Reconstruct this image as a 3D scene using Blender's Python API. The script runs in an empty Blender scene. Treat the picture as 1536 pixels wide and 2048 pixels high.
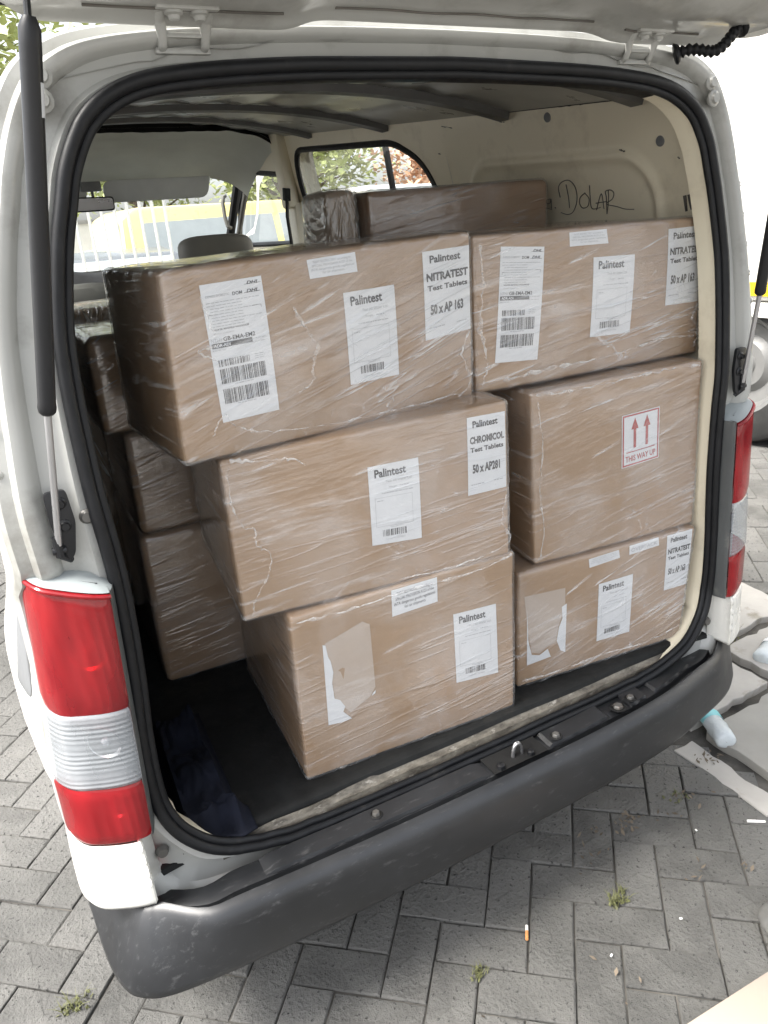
import bpy, bmesh, math, random
from mathutils import Vector, Matrix, noise
from mathutils.geometry import delaunay_2d_cdt, tessellate_polygon

R = math.radians
random.seed(7)
S = bpy.context.scene
COL = S.collection
H = 1.55                                   # working heights are measured from eye level; ground is at -H

# ------------------------------------------------------------------ camera, world, sun, exposure
cam_d = bpy.data.cameras.new('camera')
cam_d.sensor_fit = 'VERTICAL'
cam_d.sensor_height = 24.0
cam_d.lens = 24.0 * 1500.0 / 2048.0
cam_d.clip_start = 0.02
cam_d.clip_end = 500
cam = bpy.data.objects.new('camera', cam_d)
COL.objects.link(cam)
ax_r = Vector((0.87690683, -0.47454246, -0.07644522))
ax_d = Vector((-0.23378582, -0.28212307, -0.93045729))
ax_f = Vector((0.41997453, 0.83379615, -0.35833695))
m = Matrix.Identity(4)
for i in range(3):
    m[i][0], m[i][1], m[i][2] = ax_r[i], -ax_d[i], -ax_f[i]
m.translation = Vector((-0.79852, -1.12705, H))
cam.matrix_world = m
S.camera = cam

SUN_EL, SUN_AZ = R(56), Vector((-1.0, 0.02))
w = bpy.data.worlds.new('World')
S.world = w
w.use_nodes = True
nt = w.node_tree
bg = nt.nodes['Background']
sky = nt.nodes.new('ShaderNodeTexSky')
sky.sky_type = 'NISHITA'
sky.sun_disc = False
sky.sun_elevation = SUN_EL
sky.sun_rotation = math.atan2(SUN_AZ.x, SUN_AZ.y)
sky.air_density = 1.0
sky.dust_density = 4.0
sky.ozone_density = 1.0
hs = nt.nodes.new('ShaderNodeHueSaturation')
hs.inputs['Saturation'].default_value = 0.30
nt.links.new(sky.outputs[0], hs.inputs['Color'])
nt.links.new(hs.outputs[0], bg.inputs['Color'])
bg.inputs['Strength'].default_value = 0.15

sun_d = bpy.data.lights.new('sun', 'SUN')
sun_d.energy = 2.4
sun_d.angle = R(22)
sun_d.color = (1.0, 0.96, 0.90)
sun = bpy.data.objects.new('sun', sun_d)
COL.objects.link(sun)
ca = math.cos(SUN_EL)
az = SUN_AZ.normalized()
sdir = Vector((az.x * ca, az.y * ca, math.sin(SUN_EL)))
sun.rotation_euler = sdir.to_track_quat('Z', 'Y').to_euler()
sun.location = sdir * 20

S.view_settings.view_transform = 'Standard'
S.view_settings.look = 'None'
S.view_settings.gamma = 1.0
S.view_settings.use_curve_mapping = False
S.view_settings.exposure = 1.72
S.render.engine = 'CYCLES'
S.cycles.max_bounces = 8
S.cycles.diffuse_bounces = 6
S.cycles.transparent_max_bounces = 20
S.cycles.caustics_reflective = False
S.cycles.caustics_refractive = False
S.cycles.sample_clamp_indirect = 6
try:
    S.cycles.use_denoising = True
    S.cycles.denoiser = 'OPENIMAGEDENOISE'
except Exception:
    pass

# ------------------------------------------------------------------ materials
def lin(c):
    return (c[0], c[1], c[2], 1.0)

class NT:
    def __init__(s, name):
        s.m = bpy.data.materials.new(name)
        s.m.use_nodes = True
        s.t = s.m.node_tree
        s.b = s.t.nodes['Principled BSDF']
        s.out = s.t.nodes['Material Output']
        s.co = s.t.nodes.new('ShaderNodeTexCoord')
    def n(s, typ, **kw):
        nd = s.t.nodes.new(typ)
        for k, v in kw.items():
            if hasattr(nd, k):
                setattr(nd, k, v)
            else:
                nd.inputs[k.replace('_', ' ')].default_value = v
        return nd
    def l(s, a, b):
        s.t.links.new(a, b)
    def vec(s, scale=(1, 1, 1), rot=(0, 0, 0), space='Object'):
        mp = s.n('ShaderNodeMapping')
        if any(rot):                       # turn first, then stretch
            mp.vector_type = 'TEXTURE'
            scale = tuple(1 / q for q in scale)
        mp.inputs['Scale'].default_value = scale
        mp.inputs['Rotation'].default_value = rot
        s.l(s.co.outputs[space], mp.inputs['Vector'])
        return mp.outputs[0]
    def noise(s, scale, detail=4, rough=.55, vs=(1, 1, 1), rot=(0, 0, 0), dist=0.0):
        nd = s.n('ShaderNodeTexNoise')
        nd.inputs['Scale'].default_value = scale
        nd.inputs['Detail'].default_value = detail
        nd.inputs['Roughness'].default_value = rough
        nd.inputs['Distortion'].default_value = dist
        s.l(s.vec(vs, rot), nd.inputs['Vector'])
        return nd.outputs[0]
    def ramp(s, fac, a, b, ca=(0, 0, 0), cb=(1, 1, 1)):
        r = s.n('ShaderNodeValToRGB')
        r.color_ramp.elements[0].position = a
        r.color_ramp.elements[0].color = lin(ca)
        r.color_ramp.elements[1].position = b
        r.color_ramp.elements[1].color = lin(cb)
        s.l(fac, r.inputs[0])
        return r.outputs[0]
    def mix(s, fac, a, b, blend='MIX'):
        x = s.n('ShaderNodeMix', data_type='RGBA', blend_type=blend)
        for sock, v in ((x.inputs[0], fac), (x.inputs[6], a), (x.inputs[7], b)):
            if isinstance(v, (int, float)):
                sock.default_value = v
            elif isinstance(v, (tuple, list)):
                sock.default_value = lin(v)
            else:
                s.l(v, sock)
        return x.outputs[2]
    def bump(s, hgt, strength=.3, dist=.01, nrm=None):
        b = s.n('ShaderNodeBump')
        b.inputs['Strength'].default_value = strength
        b.inputs['Distance'].default_value = dist
        s.l(hgt, b.inputs['Height'])
        if nrm is not None:
            s.l(nrm, b.inputs['Normal'])
        return b.outputs[0]
    def set(s, **kw):
        for k, v in kw.items():
            k = k.replace('_', ' ')
            sock = s.b.inputs[k]
            if isinstance(v, (int, float)):
                sock.default_value = v
            elif isinstance(v, (tuple, list)):
                sock.default_value = lin(v) if len(sock.default_value) == 4 else v
            else:
                s.l(v, sock)
        return s

def simple(name, base, rough=.5, metal=0., var=.12, vscale=9, bump=.0, bscale=80, bdist=.002, dirt=None, dscale=3.0, dlo=.55, dhi=.75, coat=0., rvar=.15, spec=.5):
    t = NT(name)
    nz = t.noise(vscale, 5)
    lo = tuple(max(0, c * (1 - var)) for c in base)
    hi = tuple(min(1, c * (1 + var)) for c in base)
    c = t.ramp(nz, .3, .7, lo, hi)
    if dirt:
        d = t.ramp(t.noise(dscale, 8, .65), dlo, dhi)
        c = t.mix(d, c, dirt)
    t.set(Base_Color=c, Metallic=metal, Coat_Weight=coat, Specular_IOR_Level=spec)
    rr = t.ramp(t.noise(vscale * 1.7, 5), .3, .7, (max(.02, rough - rvar * rough),) * 3, (min(1, rough + rvar * rough),) * 3)
    t.set(Roughness=rr)
    if bump:
        t.set(Normal=t.bump(t.noise(bscale, 4), bump, bdist))
    return t.m

M = {}
M['white_paint'] = simple('white_paint', (.74, .73, .68), .28, var=.03, coat=.4, dirt=(.38, .35, .28), dscale=5, dlo=.62, dhi=.9)
M['frame_paint'] = simple('frame_paint', (.40, .402, .38), .33, var=.04, coat=.25, dirt=(.14, .13, .105), dscale=6, dlo=.50, dhi=.82)
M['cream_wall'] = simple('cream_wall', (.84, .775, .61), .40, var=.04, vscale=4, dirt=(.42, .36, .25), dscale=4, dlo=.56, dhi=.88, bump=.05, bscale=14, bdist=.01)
M['black_rubber'] = simple('black_rubber', (.006, .0065, .0078), .48, spec=.32, var=.3, vscale=30, bump=.25, bscale=160, bdist=.001, dirt=(.028, .027, .025), dscale=22, dlo=.6, dhi=.85)
M['dark_metal'] = simple('dark_metal', (.010, .0105, .012), .40, spec=.4, var=.2, bump=.1)
M['grey_plastic'] = simple('grey_plastic', (.16, .165, .17), .5, var=.08)
M['housing'] = simple('lamp_housing', (.085, .09, .09), .45, var=.12, dirt=(.22, .21, .19), dscale=14, dlo=.58, dhi=.8)
M['lamp_cap'] = simple('lamp_cap', (.30, .33, .335), .4, var=.06)
M['steel'] = simple('steel', (.55, .55, .56), .3, metal=.9, var=.06)
M['zinc'] = simple('zinc', (.16, .155, .145), .42, metal=.6, var=.15, dirt=(.14, .1, .07), dscale=40)
M['floor_mat'] = simple('floor_mat', (.011, .0115, .0115), .75, spec=.25, var=.35, vscale=18, bump=.3, bscale=120, bdist=.002, dirt=(.04, .038, .033), dscale=7, dlo=.58, dhi=.85)
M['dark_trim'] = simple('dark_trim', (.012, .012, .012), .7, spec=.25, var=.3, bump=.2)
M['ceiling'] = simple('ceiling_metal', (.40, .405, .385), .30, var=.10, vscale=5, dirt=(.32, .32, .29), dscale=3, dlo=.52, dhi=.85)
M['rib'] = simple('rib_metal', (.13, .13, .125), .5, var=.2)
M['headliner'] = simple('headliner', (.68, .70, .65), .85, var=.07, vscale=6, bump=.2, bscale=240, bdist=.001)
M['seat'] = simple('seat_fabric', (.11, .11, .10), .85, var=.15, bump=.3, bscale=300)
M['headrest'] = simple('headrest_vinyl', (.17, .165, .15), .6, var=.08)
M['grey_vinyl'] = simple('grey_vinyl', (.56, .58, .59), .6, var=.06)
M['tyre'] = simple('tyre_rubber', (.028, .028, .027), .85, var=.25, bump=.3, bscale=60, dirt=(.06, .056, .05), dscale=8)
M['rim'] = simple('rim_paint', (.17, .17, .165), .5, metal=.1, var=.1)
M['paper'] = simple('label_paper', (.64, .655, .675), .5, var=.015)
M['ink'] = simple('ink', (.022, .022, .026), .5, var=.1)
M['grey_ink'] = simple('grey_ink', (.36, .37, .39), .5, var=.1)
M['red_ink'] = simple('red_ink', (.36, .035, .03), .5, var=.12)
M['white_ink'] = simple('white_ink', (.80, .81, .83), .5, var=.02)
M['torn_paper'] = simple('torn_paper', (.42, .345, .285), .8, var=.04, vscale=5)
M['marker'] = simple('marker_ink', (.10, .092, .08), .6, var=.3)
M['navy'] = simple('navy_cloth', (.007, .0085, .0155), .95, spec=.2, var=.35, vscale=14, bump=.5, bscale=500, bdist=.001)
M['leaf_litter'] = simple('dry_leaf', (.12, .095, .068), .8, var=.3)
M['weed'] = simple('weed', (.11, .115, .045), .7, var=.35, vscale=60)
M['leaf_a'] = simple('leaf_green', (.32, .36, .13), .55, var=.4, vscale=1.2)
M['leaf_b'] = simple('leaf_rust', (.55, .36, .24), .6, var=.35, vscale=1.2)
M['bark'] = simple('bark', (.12, .095, .07), .9, var=.3, bump=.6, bscale=14, bdist=.03)
M['yellow_paint'] = simple('yellow_paint', (.80, .68, .27), .3, var=.04, coat=.4)
M['stripe_paint'] = simple('stripe_paint', (.70, .46, .015), .4, var=.03)
M['blue_paint'] = simple('blue_paint', (.10, .30, .38), .3, var=.04, coat=.4)
M['silver_paint'] = simple('silver_paint', (.50, .51, .52), .3, var=.03, coat=.4)
M['grey_car'] = simple('grey_paint', (.13, .14, .15), .3, var=.03, coat=.4)
M['tint'] = simple('tinted_glass', (.40, .43, .43), .06, var=.05)
M['concrete'] = simple('concrete', (.27, .262, .24), .9, var=.12, vscale=5, bump=.4, bscale=50, bdist=.004, dirt=(.14, .125, .1), dscale=4, dlo=.58, dhi=.78)
M['pale_concrete'] = simple('pale_concrete', (.36, .345, .32), .85, var=.1, vscale=7, bump=.4, bscale=60, bdist=.003, dirt=(.2, .18, .14), dscale=9, dlo=.58, dhi=.74)
M['asphalt'] = simple('asphalt', (.32, .31, .295), .9, var=.2, bump=.5, bscale=90)
M['joint'] = simple('joint_sand', (.062, .058, .051), .95, var=.9, vscale=7, bump=.6, bscale=120, bdist=.004)
M['stone'] = simple('stone', (.11, .108, .102), .9, var=.2, bump=.6, bscale=30, bdist=.006)
M['board'] = simple('cream_board', (.33, .275, .23), .7, var=.03)
M['wall_render'] = simple('wall_render', (.70, .68, .62), .9, var=.08, vscale=2)
M['orange_filter'] = simple('cigarette_filter', (.50, .23, .08), .8, var=.15, vscale=200)
M['cig_paper'] = simple('cigarette_paper', (.75, .74, .71), .8, var=.05)
M['label_blue'] = simple('bottle_label', (.20, .52, .56), .4, var=.1)

def bumper_mat():
    t = NT('bumper_plastic')
    n1 = t.noise(6, 8, .62)
    c = t.ramp(n1, .35, .75, (.009, .0098, .0112), (.019, .0203, .023))
    sc = t.ramp(t.noise(24, 7, .72, vs=(1, 4, 2.4)), .57, .70)
    c = t.mix(sc, c, (.055, .056, .058))
    t.set(Base_Color=c, Roughness=t.ramp(n1, .3, .8, (.36,) * 3, (.52,) * 3), Specular_IOR_Level=.6)
    t.set(Normal=t.bump(t.noise(420, 3), .10, .0006))
    return t.m
M['bumper'] = bumper_mat()

def sill_mat():
    t = NT('worn_sill')
    n1 = t.noise(22, 9, .7, vs=(1, 2, 2))
    c = t.ramp(n1, .36, .66, (.06, .052, .042), (.22, .20, .165))
    sp = t.ramp(t.noise(60, 6, .7, vs=(.5, 1, 1)), .58, .68)
    c = t.mix(sp, c, (.34, .32, .28))
    t.set(Base_Color=c, Roughness=.45, Metallic=.25, Normal=t.bump(t.noise(150, 5), .5, .002))
    return t.m
M['sill'] = sill_mat()

def card_mat(name, base, dark=0):
    t = NT(name)
    g = t.noise(3.0, 6, .6, vs=(1, 1, 14))
    f = t.noise(60, 3, .6, vs=(.25, .25, 3.2))
    c = t.ramp(g, .28, .72, tuple(x * .93 for x in base), tuple(x * 1.06 for x in base))
    c = t.mix(t.ramp(f, .42, .7), c, tuple(x * .94 for x in base))
    blot = t.ramp(t.noise(2.2, 5, .6), .56, .72)
    c = t.mix(blot, c, (base[0] * 1.02, base[1] * .93, base[2] * .80))
    t.set(Base_Color=c, Roughness=.72, Normal=t.bump(t.noise(26, 4, vs=(.4, .4, 2.6)), .12, .003))
    return t.m
M['card'] = card_mat('cardboard', (.315, .204, .117))
M['card2'] = card_mat('cardboard_pale', (.325, .212, .124))
M['card3'] = card_mat('cardboard_tan', (.27, .165, .092))

def schlick(t, f0, k, nrm=None):
    lw = t.n('ShaderNodeLayerWeight')
    lw.inputs['Blend'].default_value = .5
    if nrm is not None: t.l(nrm, lw.inputs['Normal'])
    pw = t.n('ShaderNodeMath', operation='POWER')
    t.l(lw.outputs['Facing'], pw.inputs[0]); pw.inputs[1].default_value = 4.0
    ma = t.n('ShaderNodeMath', operation='MULTIPLY_ADD')
    t.l(pw.outputs[0], ma.inputs[0]); ma.inputs[1].default_value = k; ma.inputs[2].default_value = f0
    return ma.outputs[0]

def film_mat(name, seed, rot, amt=.5, base=.05, crumple=1.0, tint=(.93, .94, .95)):
    t = NT(name)
    nodes = t.t.nodes
    # stretched pulls in the wrap, fanning at a slight angle, and crumples towards the folds
    s1 = t.noise(5 + seed * .13, 4, .5, vs=(.5, .5, 6), rot=(0, R(-rot), 0), dist=.7)
    s2 = t.noise(10, 4, .5, vs=(.5, .5, 5), rot=(0, R(-rot * 1.6 - 1), 0), dist=1.0)
    cr = t.noise(13, 7, .68, dist=1.6)
    region = t.ramp(t.noise(2.6 + .1 * seed, 3, .5), .42, .62)
    h = t.mix(.5, s1, s2)
    lines = t.n('ShaderNodeTexNoise')
    lines.inputs['Scale'].default_value = 4.5; lines.inputs['Detail'].default_value = 3; lines.inputs['Roughness'].default_value = .5; lines.inputs['Distortion'].default_value = .5
    t.l(t.vec((.40, .40, 6.5), (0, R(-rot * 1.2 - .5), 0)), lines.inputs['Vector'])
    sub = t.n('ShaderNodeMath', operation='SUBTRACT'); t.l(lines.outputs[0], sub.inputs[0]); sub.inputs[1].default_value = .5
    ab = t.n('ShaderNodeMath', operation='ABSOLUTE'); t.l(sub.outputs[0], ab.inputs[0])
    ridge_ = t.ramp(ab.outputs[0], .0, .035, (1, 1, 1), (0, 0, 0))
    thin = t.ramp(ab.outputs[0], .0, .016, (1, 1, 1), (0, 0, 0))
    h2 = t.mix(region, h, cr)
    nrm = t.bump(h2, .17 * crumple, .022)
    nrm = t.bump(t.mix(1.0, ridge_, t.ramp(t.noise(2.7, 3, .6), .40, .62), 'MULTIPLY'), .36 * crumple, .010, nrm)
    gl = t.n('ShaderNodeBsdfGlossy')
    gl.inputs['Color'].default_value = lin((1, 1, 1))
    gl.inputs['Roughness'].default_value = .11
    t.l(nrm, gl.inputs['Normal'])
    df = t.n('ShaderNodeBsdfDiffuse')
    df.inputs['Color'].default_value = lin(tint)
    t.l(nrm, df.inputs['Normal'])
    tr = t.n('ShaderNodeBsdfTransparent')
    tr.inputs['Color'].default_value = lin((.97, .97, .97))
    fr = schlick(t, .075, .7, nrm)
    # milky folds where layers lie on each other
    fold = t.ramp(s1, .57, .70)
    fold2 = t.ramp(s2, .60, .70)
    fold3 = t.ramp(cr, .60, .72)
    mx = t.mix(1.0, fold, fold2, 'LIGHTEN')
    mx = t.mix(region, mx, fold3)
    patch = t.ramp(t.noise(3.4, 4, .6), .50, .64)
    mx = t.mix(1.0, mx, t.mix(1.0, thin, patch, 'MULTIPLY'), 'LIGHTEN')
    mul = t.n('ShaderNodeMath', operation='MULTIPLY')
    t.l(mx, mul.inputs[0])
    mul.inputs[1].default_value = amt
    add = t.n('ShaderNodeMath', operation='ADD')
    t.l(mul.outputs[0], add.inputs[0])
    veil = t.ramp(t.noise(4.2, 5, .62, dist=.6), .40, .66, (.0, .0, .0), (.15, .15, .15))
    ad2 = t.n('ShaderNodeMath', operation='ADD'); t.l(veil, ad2.inputs[0]); ad2.inputs[1].default_value = base * .5
    t.l(ad2.outputs[0], add.inputs[1])
    m1 = t.n('ShaderNodeMixShader')
    t.l(add.outputs[0], m1.inputs[0])
    t.l(tr.outputs[0], m1.inputs[1])
    t.l(df.outputs[0], m1.inputs[2])
    m2 = t.n('ShaderNodeMixShader')
    t.l(fr, m2.inputs[0])
    t.l(m1.outputs[0], m2.inputs[1])
    t.l(gl.outputs[0], m2.inputs[2])
    t.l(m2.outputs[0], t.out.inputs['Surface'])
    return t.m
FILM = [film_mat('stretch_film_%s' % 'abcdef'[k], k, rot, amt) for k, (rot, amt) in enumerate(((13, .30), (4, .24), (5, .18), (7, .38), (14, .38), (9, .28)))]
def edge_mat():
    t = NT('film_edge')
    t.set(Base_Color=(.86, .86, .85), Roughness=.18, Specular_IOR_Level=.8, Alpha=t.ramp(t.noise(40, 4, .6), .35, .6, (.03,) * 3, (.42,) * 3), Normal=t.bump(t.noise(120, 3), .6, .003))
    return t.m
M['film_edge'] = edge_mat()
M['bundle_film'] = film_mat('bundle_film', 9, 65, .80, .38, 3.5, (.72, .71, .65))

def glass_mat(name, tint=(.96, .98, .97)):
    t = NT(name)
    gl = t.n('ShaderNodeBsdfGlossy')
    gl.inputs['Roughness'].default_value = .02
    tr = t.n('ShaderNodeBsdfTransparent')
    tr.inputs['Color'].default_value = lin(tint)
    fo = schlick(t, .04, .55)
    mx = t.n('ShaderNodeMixShader')
    t.l(fo, mx.inputs[0]); t.l(tr.outputs[0], mx.inputs[1]); t.l(gl.outputs[0], mx.inputs[2])
    t.l(mx.outputs[0], t.out.inputs['Surface'])
    return t.m
M['glass'] = glass_mat('window_glass')
def pet_mat():
    t = NT('clear_bottle')
    t.set(Base_Color=(.80, .86, .88), Roughness=.15, Transmission_Weight=.35, IOR=1.2, Normal=t.bump(t.noise(60, 3), .5, .006))
    return t.m
M['pet'] = pet_mat()

def lens(name, tint, body, opac, hi, rib):
    """a coloured moulded lens: partly see-through, with fine prisms and a hard gloss"""
    t = NT(name)
    tr = t.n('ShaderNodeBsdfTransparent'); tr.inputs['Color'].default_value = lin(tint)
    df = t.n('ShaderNodeBsdfDiffuse')
    c = t.ramp(t.noise(9, 3, .5, vs=(1.6, 1.6, .5)), .34, .68, body, hi)
    t.l(c, df.inputs['Color'])
    gl = t.n('ShaderNodeBsdfGlossy'); gl.inputs['Roughness'].default_value = .08
    wv = t.n('ShaderNodeTexWave', wave_type='BANDS', bands_direction='Z' if rib == 'z' else 'DIAGONAL')
    wv.inputs['Scale'].default_value = 38 if rib == 'z' else 60
    wv.inputs['Distortion'].default_value = .2
    t.l(t.vec((1, 1, 1) if rib == 'z' else (1, 1, .02)), wv.inputs['Vector'])
    nr = t.bump(wv.outputs[1], .25, .002)
    t.l(nr, df.inputs['Normal'])
    m1 = t.n('ShaderNodeMixShader'); m1.inputs[0].default_value = opac
    t.l(t.ramp(t.noise(5, 2, .5, vs=(2, 2, .8)), .3, .7, (opac * .75,) * 3, (min(1, opac * 1.2),) * 3), m1.inputs[0])
    t.l(tr.outputs[0], m1.inputs[1]); t.l(df.outputs[0], m1.inputs[2])
    m2 = t.n('ShaderNodeMixShader')
    t.l(schlick(t, .05, .6, t.bump(t.noise(30, 3), .05, .002)), m2.inputs[0]); t.l(m1.outputs[0], m2.inputs[1]); t.l(gl.outputs[0], m2.inputs[2])
    t.l(m2.outputs[0], t.out.inputs['Surface'])
    return t.m
M['lens_red'] = lens('red_lens', (.85, .05, .06), (.26, .010, .016), .55, (.50, .03, .035), 'x')
M['lens_red_dark'] = lens('dark_red_lens', (.75, .03, .04), (.24, .008, .012), .72, (.38, .014, .02), 'x')
M['lens_clear'] = lens('clear_lens', (.93, .95, .96), (.50, .53, .56), .34, (.72, .75, .78), 'z')
M['reflector'] = simple('reflector', (.62, .63, .64), .2, metal=.7, var=.08)

def paver_mat():
    t = NT('paver')
    oi = t.n('ShaderNodeObjectInfo')
    base = t.ramp(oi.outputs['Random'], 0, 1, (.092, .090, .085), (.165, .162, .153))
    n1 = t.noise(9, 8, .65)
    c = t.mix(t.ramp(n1, .36, .72), base, (.185, .181, .170))
    n2 = t.noise(75, 5, .7)
    c = t.mix(t.ramp(n2, .58, .66), c, (.016, .0155, .015))
    n3 = t.noise(110, 4, .6)
    c = t.mix(t.ramp(n3, .64, .72, (0, 0, 0), (.6, .6, .6)), c, (.24, .235, .225))
    big = t.n('ShaderNodeTexNoise')
    big.inputs['Scale'].default_value = 1.3
    big.inputs['Detail'].default_value = 5
    geo = t.n('ShaderNodeNewGeometry')
    t.l(geo.outputs['Position'], big.inputs['Vector'])
    c = t.mix(t.ramp(big.outputs[0], .42, .66, (0, 0, 0), (.6, .6, .6)), c, (.050, .050, .047))
    b1 = t.bump(n2, .8, .012)
    b2 = t.bump(t.noise(24, 7, .7), .7, .010, b1)
    t.set(Base_Color=c, Roughness=.86, Normal=b2, Specular_IOR_Level=.3)
    return t.m
M['paver'] = paver_mat()

# ------------------------------------------------------------------ object helpers
def props(o, label=None, cat=None, group=None, kind=None):
    if label: o['label'] = label
    if cat: o['category'] = cat
    if group: o['group'] = group
    if kind: o['kind'] = kind
    return o

def thing(name, loc, label, cat, group=None):
    o = bpy.data.objects.new(name, None)
    o.empty_display_size = .1
    COL.objects.link(o)
    o.location = loc
    return props(o, label, cat, group)

def root_loc(o):
    v = Vector((0, 0, 0))
    while o is not None:
        v += o.location
        o = o.parent
    return v

class MB:
    def __init__(s):
        s.v, s.f = [], []
    def add(s, vs, fs):
        b = len(s.v)
        s.v += [Vector(x) for x in vs]
        s.f += [tuple(i + b for i in f) for f in fs]
        return s
    def box(s, c, size, rot=(0, 0, 0), taper=1.0):
        mt = Matrix.Rotation(rot[2], 3, 'Z') @ Matrix.Rotation(rot[1], 3, 'Y') @ Matrix.Rotation(rot[0], 3, 'X')
        vs = []
        for z in (-.5, .5):
            k = taper if z > 0 else 1
            for x, y in ((-.5, -.5), (.5, -.5), (.5, .5), (-.5, .5)):
                vs.append(Vector(c) + mt @ Vector((x * size[0] * k, y * size[1] * k, z * size[2])))
        return s.add(vs, [(3, 2, 1, 0), (4, 5, 6, 7), (0, 1, 5, 4), (1, 2, 6, 5), (2, 3, 7, 6), (3, 0, 4, 7)])
    def tube(s, pts, rad, n=10, cap=True, up=Vector((0, 0, 1)), sq=None):
        pts = [Vector(p) for p in pts]
        if isinstance(rad, (int, float)): rad = [rad] * len(pts)
        vs, fs = [], []
        prev = None
        for i, p in enumerate(pts):
            d = (pts[min(i + 1, len(pts) - 1)] - pts[max(i - 1, 0)]).normalized()
            if prev is None:
                a = d.cross(up)
                if a.length < 1e-3: a = d.cross(Vector((1, 0, 0)))
            else:
                a = prev - d * prev.dot(d)
            a.normalize(); prev = a
            b = d.cross(a)
            for k in range(n):
                t = 2 * math.pi * k / n
                vs.append(p + (a * math.cos(t) + b * math.sin(t) * (sq or 1)) * rad[i])
        for i in range(len(pts) - 1):
            for k in range(n):
                fs.append((i * n + k, i * n + (k + 1) % n, (i + 1) * n + (k + 1) % n, (i + 1) * n + k))
        if cap:
            fs.append(tuple(range(n - 1, -1, -1)))
            fs.append(tuple((len(pts) - 1) * n + k for k in range(n)))
        return s.add(vs, fs)
    def grid(s, fn, us, vs_, flip=False):
        vs = [fn(u, v) for v in vs_ for u in us]
        nu = len(us)
        fs = []
        for j in range(len(vs_) - 1):
            for i in range(nu - 1):
                q = (j * nu + i, j * nu + i + 1, (j + 1) * nu + i + 1, (j + 1) * nu + i)
                fs.append(q[::-1] if flip else q)
        return s.add(vs, fs)
    def prism(s, poly, fn, d0, d1):
        n = len(poly)
        vs = [fn(p, d0) for p in poly] + [fn(p, d1) for p in poly]
        fs = [tuple(range(n - 1, -1, -1)), tuple(range(n, 2 * n))]
        fs += [(i, (i + 1) % n, n + (i + 1) % n, n + i) for i in range(n)]
        return s.add(vs, fs)
    def lathe(s, prof, c, axis='X', n=32):
        vs, fs = [], []
        for (a, r) in prof:
            for k in range(n):
                t = 2 * math.pi * k / n
                p = {'X': (a, r * math.cos(t), r * math.sin(t)), 'Z': (r * math.cos(t), r * math.sin(t), a), 'Y': (r * math.cos(t), a, r * math.sin(t))}[axis]
                vs.append(Vector(c) + Vector(p))
        for i in range(len(prof) - 1):
            for k in range(n):
                fs.append((i * n + k, i * n + (k + 1) % n, (i + 1) * n + (k + 1) % n, (i + 1) * n + k))
        return s.add(vs, fs)
    def pieces(s):
        key = {}
        rep_ = [key.setdefault((round(v.x, 5), round(v.y, 5), round(v.z, 5)), i) for i, v in enumerate(s.v)]
        par = list(range(len(s.v)))
        def find(a):
            while par[a] != a:
                par[a] = par[par[a]]; a = par[a]
            return a
        for f in s.f:
            r0 = find(rep_[f[0]])
            for i in f[1:]:
                par[find(rep_[i])] = r0
        grp = {}
        for f in s.f: grp.setdefault(find(rep_[f[0]]), []).append(f)
        out = []
        for fs in grp.values():
            m_ = MB(); ix = {}
            for f in fs:
                for i in f:
                    if i not in ix:
                        ix[i] = len(m_.v); m_.v.append(s.v[i])
                m_.f.append(tuple(ix[i] for i in f))
            out.append(m_)
        return out
    def each(s, name, mat, parent=None, **kw):
        return [p.build(name, mat, parent, **kw) for p in s.pieces()]
    def build(s, name, mat, parent=None, smooth=35, bevel=0, sub=0, solid=0, kind=None, label=None):
        me = bpy.data.meshes.new(name)
        off = Vector((0, 0, H)) - root_loc(parent)
        me.from_pydata([v + off for v in s.v], [], s.f)
        bm = bmesh.new(); bm.from_mesh(me)
        bmesh.ops.remove_doubles(bm, verts=bm.verts, dist=1e-5)
        bmesh.ops.recalc_face_normals(bm, faces=bm.faces)
        if bevel:
            ed = [e for e in bm.edges if len(e.link_faces) == 2 and e.calc_face_angle(0) > R(25)]
            bmesh.ops.bevel(bm, geom=ed, offset=bevel, segments=2, affect='EDGES', profile=.5, clamp_overlap=True)
        bm.to_mesh(me); bm.free()
        if smooth:
            me.polygons.foreach_set('use_smooth', [True] * len(me.polygons))
            me.set_sharp_from_angle(angle=R(smooth))
        me.materials.append(mat)
        o = bpy.data.objects.new(name, me)
        COL.objects.link(o)
        if parent is not None: o.parent = parent
        if solid:
            md = o.modifiers.new('thickness', 'SOLIDIFY'); md.thickness = solid; md.offset = -1
        if kind: o['kind'] = kind
        if label: o['label'] = label
        return o

def interp(x, xs, ys):
    if x <= xs[0]: return ys[0]
    for i in range(1, len(xs)):
        if x <= xs[i]:
            t = (x - xs[i - 1]) / (xs[i] - xs[i - 1])
            return ys[i - 1] + t * (ys[i] - ys[i - 1])
    return ys[-1]
def frange(a, b, n):
    return [a + (b - a) * i / n for i in range(n + 1)]
def catmull(pts, n):
    """resample a list of tuples through Catmull-Rom, n samples in every span"""
    out = []
    L = len(pts)
    for i in range(L - 1):
        p0, p1, p2, p3 = pts[max(i - 1, 0)], pts[i], pts[i + 1], pts[min(i + 2, L - 1)]
        for k in range(n):
            t = k / n
            out.append(tuple(.5 * (2 * b + (c - a) * t + (2 * a - 5 * b + 4 * c - d) * t * t + (3 * b - a - 3 * c + d) * t ** 3) for a, b, c, d in zip(p0, p1, p2, p3)))
    out.append(tuple(pts[-1]))
    return out
def inside(p, poly):
    x, y = p; c = False; n = len(poly)
    for i in range(n):
        x1, y1 = poly[i]; x2, y2 = poly[(i + 1) % n]
        if (y1 > y) != (y2 > y) and x < (x2 - x1) * (y - y1) / (y2 - y1) + x1: c = not c
    return c
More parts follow.
